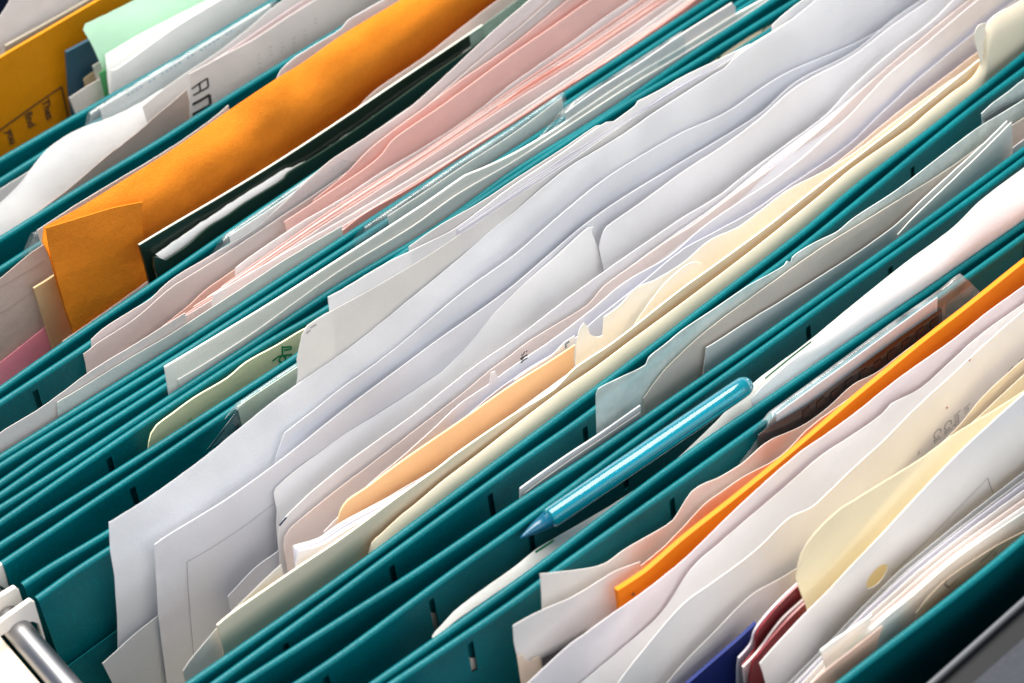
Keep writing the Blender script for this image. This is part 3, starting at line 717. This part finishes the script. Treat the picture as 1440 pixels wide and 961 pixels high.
sheet('paper_sheet', 'bright white curling sheet in the upper right of the pile', 'paper', 8, 0.46, [(850,404),(890,372),(938,337),(965,318),(1000,294),(1040,262),(1098,214),(1160,168),(1200,135),(1240,102),(1300,56),(1355,10),(1400,-22)], paper((0.88,0.88,0.90)), curl=0.006, own=0.8)
st = sheet('paper_sheet', 'white sheet with small black handwriting near the middle of the pile', 'paper', 8, 0.52, [(455,748),(480,722),(520,680),(568,640),(605,607),(647,568),(688,540),(690,524),(696,522),(700,531),(720,516),(775,479),(830,437),(880,396),(940,361),(988,320),(1040,284),(1083,256),(1127,223),(1152,201),(1195,162),(1245,109),(1300,63),(1370,4),(1410,-25)],
      paper((0.82,0.82,0.85)), own=0.8, sharp=30, step=5)
lines(st, 'handwriting', [[(731.5,510),(736,506),(741,503)], [(732,505),(735,502),(738,500),(741,498.5)], [(732,500),(735,498),(737,494)], [(739,495),(740.5,492.5)], [(733,506),(731.5,503.5),(734,501.5),(735.5,503.5),(733,506)]], 0.00062, INK)
sheet('paper_sheet', 'sheet coloured blue grey for shade behind the manila folder', 'paper', 8, 0.57, [(640,600),(690,556),(723,532),(740,520),(800,483),(840,447),(900,400),(960,351),(1000,329),(1060,296),(1107,263),(1160,228),(1200,198),(1230,168),(1260,140),(1283,118),(1382,36),(1420,6),(1460,-20)],
      paper((0.74,0.76,0.83)), own=0.6)  # cool shade painted as the paper's own colour
wi = sheet('card', 'thin white card with a blue dot standing behind the peach card', 'card', 8, 0.60, [(724,534),(745,519),(775,500),(795,480),(800,477),(808,472)], paper(WHITE), left=[(724,540)])
lines(wi, 'blue_dot', [[(794,484),(800,480)], [(795,489),(795,484)]], 0.0009, plain('slate_blue', (0.15,0.25,0.35), 0.5))
sheet('card', 'peach orange card with a rounded left corner', 'card', 8, 0.64, [(474,738),(478,720),(488,704),(513,687),(545,663),(577,640),(650,590),(720,541),(770,510),(808,485)], paper((0.90,0.61,0.34), 0.15), right=[(808,500),(808,520)], thick=0.0006, own=0.3, curl=0.001)
sheet('paper_sheet', 'peach pink sheet along the right of the pile behind the manila folder', 'paper', 8, 0.64, [(1090,300),(1140,258),(1200,210),(1263,158),(1320,115),(1375,73),(1440,24),(1480,-5)], paper((0.82,0.72,0.66)))
sheet('paper_sheet', 'cream sheet with a curled U shaped left corner', 'paper', 8, 0.70, [(810,484),(812,473),(815,463),(821,454),(826,459),(829,470),(838,474),(847,472),(849,446),(873,428),(893,406),(922,393),(960,370),(998,338),(1037,320),(1070,296),(1107,268),(1160,240),(1200,216),(1260,170),(1330,118),(1376,88)], paper((0.90,0.88,0.83)), left=[(810,500),(809,525)], own=0.4, sharp=45, step=4)
sheet('paper_sheet', 'cream slip with a rounded right end lying against the manila folder', 'paper', 8, 0.75, [(820,532),(850,505),(880,474),(900,444),(930,404),(955,380),(968,371),(978,368),(987,370),(990,376)], paper((0.90,0.885,0.85)), right=[(988,386),(975,402)], sharp=50, step=4, own=0.1)
stack('paper_sheet', 'one of the bright white pages stacked at the left foot of the manila folder', 8, 0.68, 0.78, 5, [(411,766),(424,763),(442,758),(480,732),(530,706),(637,641),(700,596),(747,561),(808,516)], [(420,776),(432,773),(452,768),(490,744),(530,722),(600,690),(650,650),(720,600),(800,545)], [paper((0.87,0.87,0.90))], 'white pages stacked behind the manila folder', jit=1.2, left=[(415,800),(418,830)], own=0.02)
MAN = paper((0.88,0.78,0.60), 0.08, 0.55, 0.03, 0.1)
mf = empty('manila_folder', (on_z((700,620)).x, gap(8, 0.86, 0, 0), -0.1)); tag(mf, 'cream manila folder along the front of the thick pile, nearest the teal rim', 'manila folder')
sheet('back_panel', None, None, 8, 0.85, [(305,879),(323,864),(360,838),(417,799),(480,757),(560,698),(617,657),(640,639),(720,584),(778,548),(808,518),(863,481),(960,405),(998,378),(1077,320),(1140,270),(1200,224),(1283,160),(1340,114),(1377,84),(1395,70)], MAN, left=[(309,897),(316,925)], parent=mf, thick=0.0006, wave=0.25, own=0.2, lean=0.06)
sheet('front_panel', None, None, 8, 0.93, [(517,790),(519,776),(523,763),(535,752),(563,726),(582,711),(625,675),(670,641),(720,602),(790,549),(837,517),(885,481),(960,426),(1050,358),(1098,320),(1150,278),(1200,236),(1280,180),(1303,160),(1340,130),(1367,110),(1378,92),(1382,74),(1384,50),(1388,34),(1398,22),(1420,10),(1445,-4),(1480,-22)], MAN, parent=mf, thick=0.0006, wave=0.25, own=0.15, curl=0.0022, curl_len=0.008, sharp=60, step=6)
sheet('tab_curl', None, None, 8, 0.90, [(1370,52),(1372,42),(1376,36),(1381,33),(1386,33)], paper((0.88,0.84,0.76)), left=[(1371,60),(1377,82)], parent=mf, bot=-0.0, own=0, wave=0.25, sharp=70, step=3)
sheet('paper_sheet', 'pale sheet rising in a curve at the bottom left corner of the pile', 'paper', 8, 0.80, [(257,944),(266,930),(280,913),(307,881),(323,863),(343,844),(365,822),(395,794)], paper((0.70,0.69,0.66)), left=[(262,966)], wave=0, own=0.2)

# ---------------------------------------------------------------- folder 9: plastic sleeves
sheet('plastic_sleeve', 'large milky plastic sleeve with a wrinkled top edge', 'plastic sleeve', 9, 0.42, [(838,555),(841,547),(870,532),(908,513),(912,503),(937,483),(960,464),(1005,434),(1052,402),(1085,384),(1103,373),(1107,367),(1112,369),(1114,362),(1127,352),(1150,339),(1177,326),(1200,307),(1260,268),(1317,224),(1375,180),(1408,160),(1440,140),(1500,100)],
      SLEEVE, left=[(838,575),(840,622)], own=0.9, thick=0.0003, sharp=50, step=6)
sheet('plastic_sleeve', 'clear wrinkled sleeve at the right edge behind the milky one', 'plastic sleeve', 9, 0.25, [(1380,160),(1395,146),(1417,130),(1440,112),(1500,80)], SLEEVE, left=[(1381,172)], thick=0.0003, own=0.8)
sheet('card', 'dark grey slip at the right edge between the plastic sleeves', 'card', 9, 0.32, [(1385,166),(1410,150),(1440,138),(1500,110)], plain('charcoal_card', (0.08,0.09,0.10), 0.5))
sheet('paper_sheet', 'pale warm sheet seen through the milky sleeve', 'paper', 9, 0.52, [(905,560),(935,520),(990,468),(1060,416),(1150,352),(1240,296),(1330,240),(1400,190),(1440,166),(1500,126)], paper((0.72,0.66,0.60)), own=0.3)
sheet('paper_sheet', 'white sheet with a square left corner in front of the milky sleeve', 'paper', 9, 0.64, [(993,489),(1010,479),(1050,453),(1093,427),(1150,391),(1200,359),(1250,324),(1268,309),(1300,278),(1367,217),(1400,186),(1416,170)], paper((0.72,0.74,0.73)), left=[(988,530)], right=[(1418,190),(1420,215)], thick=0.0004, own=0.2)
sheet('paper_sheet', 'stiff sheet with a thin bright edge ending square at the right, before the plastic sleeve', 'paper', 9, 0.72, [(1262,330),(1285,305),(1310,281),(1372,222),(1400,194),(1422,172)], paper((0.74,0.76,0.74)), right=[(1423,190),(1423,218)], thick=0.0004, own=0.1)
sheet('paper_sheet', 'small pinkish white corner at the right edge behind the teal rim', 'paper', 9, 0.86, [(1424,208),(1440,196),(1500,158)], paper(PW_ := (0.82,0.76,0.75)), left=[(1424,220)])
sheet('card', 'narrow light grey card low between rims, left of the milky sleeve', 'card', 9, 0.80, [(731,687),(750,673),(797,640),(840,612),(900,570)], paper((0.66,0.66,0.67)), left=[(731,702)], thick=0.0006)
sheet('card', 'mid grey strip in front of the narrow light grey card', 'card', 9, 0.90, [(737,694),(750,684),(800,648),(850,614),(900,580)], paper((0.50,0.50,0.49)), left=[(738,702)])

# ---------------------------------------------------------------- folder 10: pen, drooping sheet
dr = sheet('paper_sheet', 'narrow white sheet with a green edge line running under the pen', 'paper', 10, 0.62, [(613,888),(627,873),(642,857),(680,828),(720,800),(752,774),(780,757),(865,707),(940,655),(1000,600),(1057,541),(1097,510),(1137,480),(1200,428),(1270,372),(1340,320),(1380,281),(1440,236),(1500,190)],
      paper((0.84,0.85,0.83)), left=[(616,896)], wave=0.6, curl=0.004, curl_len=0.009)
lines(dr, 'green_line', [[(1075,532),(1098,513),(1118,497),(1140,480)]], 0.0009, GREEN_INK)
lines(dr, 'green_line', [[(752,776),(765,768),(778,759)]], 0.0012, GREEN_INK)
sheet('paper_sheet', 'sheet coloured dark grey for shade between the narrow white sheet and the front rim', 'paper', 10, 0.80, [(616,894),(645,870),(690,839),(735,808),(790,772),(865,722),(960,652),(1020,608),(1085,555),(1110,533)], plain('shade_grey_paper', (0.10,0.115,0.115), 0.6))  # dark colour stands in for shade on this sheet
sheet('paper_sheet', 'bright white sheet drooping over the teal rim right of the pen', 'paper', 10, 0.92, [(1056,562),(1075,541),(1100,519),(1140,485),(1200,434),(1270,379),(1343,321),(1384,284),(1440,244),(1500,200)],
      paper((0.88,0.88,0.88)), wave=0.6, own=0.2, lean=-0.2, bulge_z=0.0035, bulge_px=[(1040,566),(1060,550),(1093,524),(1140,495),(1182,471),(1240,434),(1300,397),(1360,355),(1425,311),(1500,257)])

def lathe(name, pts, rad, mat, parent, n=24):
    V, Fc = [], []
    d = (pts[-1] - pts[0]).normalized(); s = d.cross(Vector((0,0,1))).normalized(); u = s.cross(d)
    for p, r in zip(pts, rad):
        for k in range(n): an = 2*math.pi*k/n; V.append(p + (s*math.cos(an) + u*math.sin(an)) * r)
    for i in range(len(pts) - 1):
        for k in range(n):
            a = i*n+k; b = i*n+(k+1)%n; Fc.append((a, b, b+n, a+n))
    Fc.append(tuple(range(n))[::-1]); Fc.append(tuple(range(len(V)-n, len(V))))
    return obj(name, V, Fc, mat, parent)
pz = 0.0035
P0, P1 = on_z((732,757), pz - 0.004), on_z((1050,541), pz + 0.001)
ax = P1 - P0; L = ax.length
pen = empty('pen', tuple(P0)); tag(pen, 'translucent turquoise ballpoint pen lying along the folder rim', 'pen')
m, nt, b, o_ = nodes('blue_plastic')
b.inputs['Specular IOR Level'].default_value = 0.4
b.inputs['Base Color'].default_value = (0.0, 0.27, 0.36, 1); b.inputs['Roughness'].default_value = 0.15
b.inputs['Transmission Weight'].default_value = 0.6; b.inputs['IOR'].default_value = 1.25; b.inputs['Coat Weight'].default_value = 0.7; b.inputs['Coat Roughness'].default_value = 0.06
BLUEP = m
R = 0.0037
lathe('barrel', [P0 + ax*t for t in (0.12,0.13,0.5,0.93,0.985,1.0)], [R*.86, R*.98, R, R, R*.97, R*.86], BLUEP, pen)
DKB = plain('dark_blue_plastic', (0.0,0.07,0.13), 0.3)
lathe('tip', [P0 + ax*t for t in (0.0,0.012,0.06,0.119)], [0.0004,0.0007,R*.55,R*.82], DKB, pen)
lathe('end_cap', [P0 + ax*t for t in (1.0005,1.012)], [R*.8,R*.62], BLUEP, pen)
lathe('ink_tube', [P0 + ax*t for t in (0.14,0.90)], [R*.3, R*.3], plain('pale_blue_tube', (0.05,0.40,0.52), 0.3), pen)

# ---------------------------------------------------------------- folder 11: front
tb = index_tab('largest clear index tab with a white insert, in front of the drooping white sheet', 'G', [(1072,596),(1082,582),(1090,576),(1140,540),(1200,496),(1260,452),(1325,407),(1345,390),(1354,384)], [(1092,582),(1140,547),(1200,504),(1260,460),(1318,418)], left=(1060,612), right=(1362,392), bot=-0.016, ilen=-0.006, r=0.0014, inscol=(0.80,0.86,0.89))
bk = sheet('backing_strip', None, None, 11, 0.02, [(1066,612),(1085,598),(1140,566),(1200,522),(1260,478),(1324,434)], clear('smoky_plastic', (0.25,0.25,0.25), 0.45, (0.05,0.065,0.075), 0.2), parent=tb, fn=lambda x, z: RC['G'](x) - 0.0045, wave=0, own=0, bot=-0.014, right=[(1325,458)])
lines(bk, 'dark_blocks', [[(x, y - 7), (x + 11, y - 15)] for x, y in ((1128,590),(1148,577),(1168,564),(1188,549),(1208,536),(1228,523),(1248,508),(1268,493),(1288,478),(1308,464))], 0.0034, INK)
bs = sheet('paper_sheet', 'white beige sheet with wavy outline behind the orange folder', 'paper', 11, 0.05, [(759,807),(790,804),(815,801),(850,793),(872,777),(900,760),(937,739),(947,731),(960,710),(973,691),(992,679),(1008,673),(1042,653),(1057,640),(1070,628),(1085,618),(1120,603),(1145,588),(1167,571),(1200,541),(1233,524),(1262,502),(1290,481),(1320,458),(1380,412),(1440,366),(1500,326)],
      paper((0.86,0.83,0.80)), left=[(761,830),(762,862)], own=0.6, crease=[((770,870),(880,800),0.9), ((900,790),(1060,680),-0.9)])
sheet('paper_sheet', 'peach stained sheet just behind the orange folder', 'paper', 11, 0.09, [(850,838),(880,812),(930,772),(960,742),(992,708),(1020,688),(1043,672),(1097,642),(1140,600),(1200,556),(1240,522)], paper((0.88,0.74,0.66)), own=0.3)
sheet('paper_sheet', 'white torn sheet lowest at the front with a ragged beige corner', 'paper', 11, 0.12, [(721,880),(740,869),(762,858),(800,842),(828,826),(850,812),(868,802),(900,790)], paper((0.80,0.785,0.77)), left=[(724,905),(729,930),(735,965)], curl=0.001)
sheet('paper_sheet', 'ragged beige scrap at the foot of the torn white sheet', 'paper', 11, 0.13, [(727,923),(734,921),(738,928),(746,931),(750,926),(758,923),(763,932)], paper((0.80,0.70,0.58)), left=[(731,950)], right=[(764,950)], sharp=20, step=3)
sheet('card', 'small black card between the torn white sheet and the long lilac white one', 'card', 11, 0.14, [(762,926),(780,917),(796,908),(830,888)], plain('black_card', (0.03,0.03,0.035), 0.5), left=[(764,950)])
of = empty('paper_folder', (on_z((1100,650)).x, gap(11, 0.16, 0, 0), -0.1)); tag(of, 'bright orange card folder with a square left end and a small dot', 'folder')
ORC = paper((0.78,0.20,0.0), 0.04, 0.5, 0.04, 0.12)
osh = sheet('card_panel', None, None, 11, 0.17, [(866,829),(885,817),(908,801),(960,756),(1040,693),(1105,640),(1150,602),(1200,559),(1258,511),(1297,479),(1360,430),(1440,366),(1500,320)], ORC, left=[(868,842),(870,858)], parent=of, thick=0.0018, own=0.2, wave=0.4)
lines(osh, 'staple_dot', [[(886,832),(888.5,835)]], 0.0010, plain('brown_dot', (0.25,0.08,0.02), 0.5), lift=0.0011)
LW = paper((0.87,0.84,0.86)); 
sheet('paper_sheet', 'long lilac white sheet in front of the orange folder', 'paper', 11, 0.24, [(690,1005),(742,961),(763,941),(798,909),(820,893),(867,859),(900,836),(940,805),(965,784),(1040,711),(1120,640),(1160,612),(1200,583),(1260,535),(1340,478),(1390,438),(1440,402),(1500,355)], LW, own=0.8, crease=[((780,960),(1100,690),1.3), ((850,925),(1000,815),-1.2)])
sheet('paper_sheet', 'broad bright white sheet across the front folder', 'paper', 11, 0.31, [(760,1010),(818,960),(880,908),(930,862),(973,799),(1015,761),(1108,681),(1157,639),(1200,611),(1242,581),(1253,568),(1293,547),(1343,503),(1368,480),(1400,455),(1440,427),(1500,380)], paper((0.91,0.905,0.90)), curl=0.005, own=1.0, crease=[((900,930),(1240,640),1.5), ((1100,760),(1300,590),-1.0)])
tx = sheet('paper_sheet', 'pale sheet with columns of faint print running down it', 'paper', 11, 0.38, [(850,985),(900,920),(960,850),(998,822),(1030,799),(1068,769),(1110,728),(1140,714),(1165,692),(1200,658),(1240,622),(1283,578),(1343,523),(1388,481),(1440,436),(1500,385)], paper((0.86,0.85,0.85)), own=0.8, crease=[((1000,850),(1380,560),-1.4)])
FI = paper((0.42,0.41,0.42))
text_on(tx, 'In', (1354,574), 0.0052, FI, rot=math.radians(12)); text_on(tx, 'Imp', (1340,584), 0.0052, FI, rot=math.radians(12))
text_on(tx, 'Cal', (1326,597), 0.0056, FI, rot=math.radians(12)); text_on(tx, 'Cal', (1311,609), 0.0056, FI, rot=math.radians(12))
lines(tx, 'print_marks', [[(1384,558),(1389,551)], [(1396,546),(1401,540)], [(1409,532),(1414,527)], [(1417,522),(1424,515)], [(1432,508),(1438,503)], [(1290,640),(1292,634)]], 0.0006, FI)
lines(tx, 'red_speck', [[(1330,572),(1331.5,574)], [(1362,505),(1363.5,507)]], 0.0008, paper((0.55,0.3,0.3)))
sheet('paper_sheet', 'wavy white sheet behind the blue booklet', 'paper', 11, 0.44, [(900,1005),(930,970),(960,934),(1000,893),(1038,854),(1060,834),(1100,812),(1130,792),(1180,752),(1240,696)], paper((0.87,0.85,0.835)), own=1.0)
sheet('paper_sheet', 'cream tinted sheet between the printed sheet and the yellow one', 'paper', 11, 0.45, [(1262,700),(1290,664),(1320,628),(1350,597),(1383,557),(1440,505),(1500,455)], paper((0.88,0.82,0.74)))
sheet('paper_sheet', 'narrow pale sheet just behind the yellow sheet at the right edge', 'paper', 11, 0.48, [(1310,662),(1350,612),(1383,580),(1440,527),(1500,477)], paper((0.84,0.81,0.76)))
bb = sheet('booklet', 'deep blue booklet at the bottom edge', 'booklet', 11, 0.50, [(930,992),(970,957),(1010,922),(1040,896),(1062,875)], plain('blue_cover', (0.0,0.015,0.15), 0.5, 0.0, 0.25), right=[(1058,892),(1050,910),(1040,925),(1036,965)], thick=0.0012, wave=0.2, own=0.2)
m1 = empty('booklet', (on_z((1090,880)).x, gap(11, 0.55, 0, 0), -0.1)); tag(m1, 'upper maroon booklet with white pages beside the blue booklet', 'booklet', 'maroon booklets')
MAR = plain('maroon_cover', (0.17,0.012,0.018), 0.35)
sheet('pages', None, None, 11, 0.535, [(1038,925),(1050,912),(1056,903),(1060,888),(1074,868),(1100,840),(1124,818)], paper((0.76,0.72,0.78)), left=[(1036,940),(1036,970)], parent=m1, thick=0.0008, wave=0.2, own=0, sharp=60, step=4)
sheet('cover', None, None, 11, 0.56, [(1043,936),(1052,925),(1060,914),(1063,892),(1078,870),(1100,844),(1124,821),(1150,800)], MAR, left=[(1045,950)], parent=m1, thick=0.0008, wave=0.2, own=0, sharp=60, step=4)
m2 = empty('booklet', (on_z((1100,900)).x, gap(11, 0.6, 0, 0), -0.1)); tag(m2, 'lower maroon booklet with white pages behind the punched sheet', 'booklet', 'maroon booklets')
sheet('pages', None, None, 11, 0.585, [(1044,938),(1056,926),(1068,912),(1098,872),(1130,842)], paper((0.82,0.72,0.72)), left=[(1047,965)], parent=m2, thick=0.0008, wave=0.2, own=0, step=4)
sheet('cover', None, None, 11, 0.61, [(1053,955),(1056,938),(1061,926),(1104,875),(1131,848),(1160,822)], MAR, left=[(1053,968)], parent=m2, thick=0.0008, wave=0.2, own=0, sharp=60, step=4)
sheet('paper_sheet', 'pale yellow sheet with a rounded left end behind the punched sheet', 'paper', 11, 0.655, [(1122,794),(1126,780),(1134,765),(1152,743),(1177,719),(1200,704),(1235,682),(1270,661),(1302,640),(1343,610),(1400,576),(1440,550),(1500,512)], paper((0.96,0.885,0.67), 0.3), left=[(1123,815),(1126,830),(1131,845),(1136,862)], own=0.7, curl=0.002, crease=[((1130,840),(1180,716),1.0)])
H = (1233, 810)
def hole(a, b, S=None): return False
# the punched sheet: its hole is a real opening cut out of the mesh
S_ = Surf(11, 0.71, 0.0, 1.0, 0.5, 777)
hc = hit(H, S_)
pu = sheet('punched_sheet', 'white sheet with a round punched hole showing the yellow sheet through it', 'paper', 11, 0.71, [(1068,933),(1090,908),(1133,862),(1165,830),(1193,800),(1240,751),(1290,697),(1345,640),(1390,598),(1440,553),(1500,500)], paper((0.89,0.885,0.885)), left=[(1072,945),(1078,966)], own=0.5, seed=777, step=1.6, thick=0.0003, rows=110)
def cut_disc(o, c, r):
    """dissolve the faces round c and rebuild a smooth round opening"""
    S = SURF[o.name][0]
    bm = bmesh.new(); bm.from_mesh(o.data)
    kill = [f for f in bm.faces if any((v.co.x - c.x)**2 + (v.co.z - c.z)**2 < (1.45*r)**2 for v in f.verts)]
    bmesh.ops.delete(bm, geom=kill, context='FACES')
    rim = [v for v in bm.verts if v.is_boundary and (v.co.x - c.x)**2 + (v.co.z - c.z)**2 < (r*3)**2 and v.link_faces]
    rim.sort(key=lambda v: math.atan2(v.co.z - c.z, v.co.x - c.x))
    ring = []
    for v in rim:
        a = math.atan2(v.co.z - c.z, v.co.x - c.x)
        x, z = c.x + r * math.cos(a), c.z + r * math.sin(a)
        ring.append(bm.verts.new((x, S(x, z), z)))
    n = len(rim)
    for i in range(n):
        try: bm.faces.new((rim[i], rim[(i+1) % n], ring[(i+1) % n], ring[i]))
        except ValueError: pass
    bmesh.ops.recalc_face_normals(bm, faces=bm.faces)
    for f in bm.faces: f.smooth = True
    bm.to_mesh(o.data); bm.free()
cut_disc(pu, hc, 0.0050)
lines(pu, 'pencil_box', [[(1252,808),(1300,762),(1345,716),(1388,672)], [(1388,672),(1391,682),(1395,692)]], 0.00035, paper((0.45,0.42,0.42)))
r = random.Random(5)
lines(pu, 'grey_smudges', [[(1130 + i*3.2 + r.uniform(-1,1), 962 - i*4.4 + r.uniform(-2,2)), (1132 + i*3.2, 959 - i*4.4)] for i in range(10)], 0.0008, paper((0.45,0.46,0.46)))
BA = [(1080,985),(1120,945),(1160,905),(1215,846),(1262,800),(1350,728),(1440,658),(1500,612)]
BB = [(1160,962),(1200,915),(1245,872),(1290,838),(1345,790),(1400,752),(1440,726),(1500,686)]
stack('paper_sheet', 'one of the thin white sheets fanned in front of the punched sheet', 11, 0.75, 0.93, 7, BA, BB, [paper(BRIGHT), paper(WHITE), paper(LILAC), paper(WHITE), paper((0.88,0.80,0.77))], 'sheets fanned in front of the punched sheet', jit=3.5, own=0.25)
sheet('card', 'white corner with a cool edge low in front of the punched sheet', 'card', 11, 0.90, [(1153,915),(1170,902),(1200,882),(1225,864)], paper((0.86,0.87,0.84)), left=[(1156,925),(1161,938)], thick=0.0005)
sheet('paper_sheet', 'peach pink strip at the bottom edge beside the front rim', 'paper', 11, 0.955, [(1120,985),(1142,960),(1170,935),(1200,912),(1240,880)], paper((0.84,0.66,0.57)))
tan = sheet('card', 'tan printed card just behind the front rim at the right', 'card', 11, 0.97, [(1288,862),(1305,840),(1327,818),(1345,804),(1400,768),(1440,747),(1500,712)], paper((0.60,0.48,0.37)), left=[(1289,870)])
lines(tan, 'print_marks', [[(1330,814),(1328,822),(1334,826),(1345,814)], [(1378,790),(1392,778),(1398,772)], [(1396,782),(1400,776)]], 0.0006, paper((0.2,0.15,0.12)))
# pale paper showing through two of the folder slots
sheet('paper_slip', 'pale slip seen through the slot in the rim behind the pen', 'paper', 9, 1.0, [(598,838),(606,862),(612,862)], paper((0.55,0.50,0.44)), fn=lambda x, z: panel('E', x, z) + 0.0003, wave=0, own=0, bot=-0.03)
sheet('paper_slip', 'pale slip seen through the slot left of the torn white sheet', 'paper', 10, 1.0, [(652,925),(658,925),(668,925)], paper((0.60,0.55,0.50)), fn=lambda x, z: panel('G', x, z) + 0.0003, wave=0, own=0, bot=-0.03)


# ---------------------------------------------------------------- light
w = bpy.data.worlds.new("World"); sc.world = w; w.use_nodes = True
bg = w.node_tree.nodes['Background']; bg.inputs[0].default_value = (0.64, 0.75, 1.0, 1); bg.inputs[1].default_value = 0.40
def area(name, loc, target, size, power, col):
    l = bpy.data.lights.new(name, 'AREA'); l.shape = 'RECTANGLE'; l.size = size[0]; l.size_y = size[1]; l.energy = power; l.color = col
    o = bpy.data.objects.new(name, l); C.objects.link(o); o.location = loc
    o.rotation_euler = (Vector(target) - Vector(loc)).to_track_quat('-Z', 'Y').to_euler(); return o
area('ceiling_lamp', (0.10, 0.24, 1.2), (0, 0, 0), (1.1, 1.0), 54, (1.0, 0.95, 0.87))
area('fill_lamp', (0.1, -1.5, 0.75), (0, 0, 0.01), (1.8, 0.9), 9, (1.0, 0.97, 0.93))  # low fill light added behind the camera to brighten the paper faces
sc.view_settings.view_transform = 'Standard'; sc.view_settings.look = 'None'; sc.view_settings.exposure = 0.2; sc.view_settings.gamma = 1
sc.view_settings.use_curve_mapping = False
sc.cycles.max_bounces = 14; sc.cycles.diffuse_bounces = 12; sc.cycles.glossy_bounces = 3; sc.cycles.transparent_max_bounces = 24
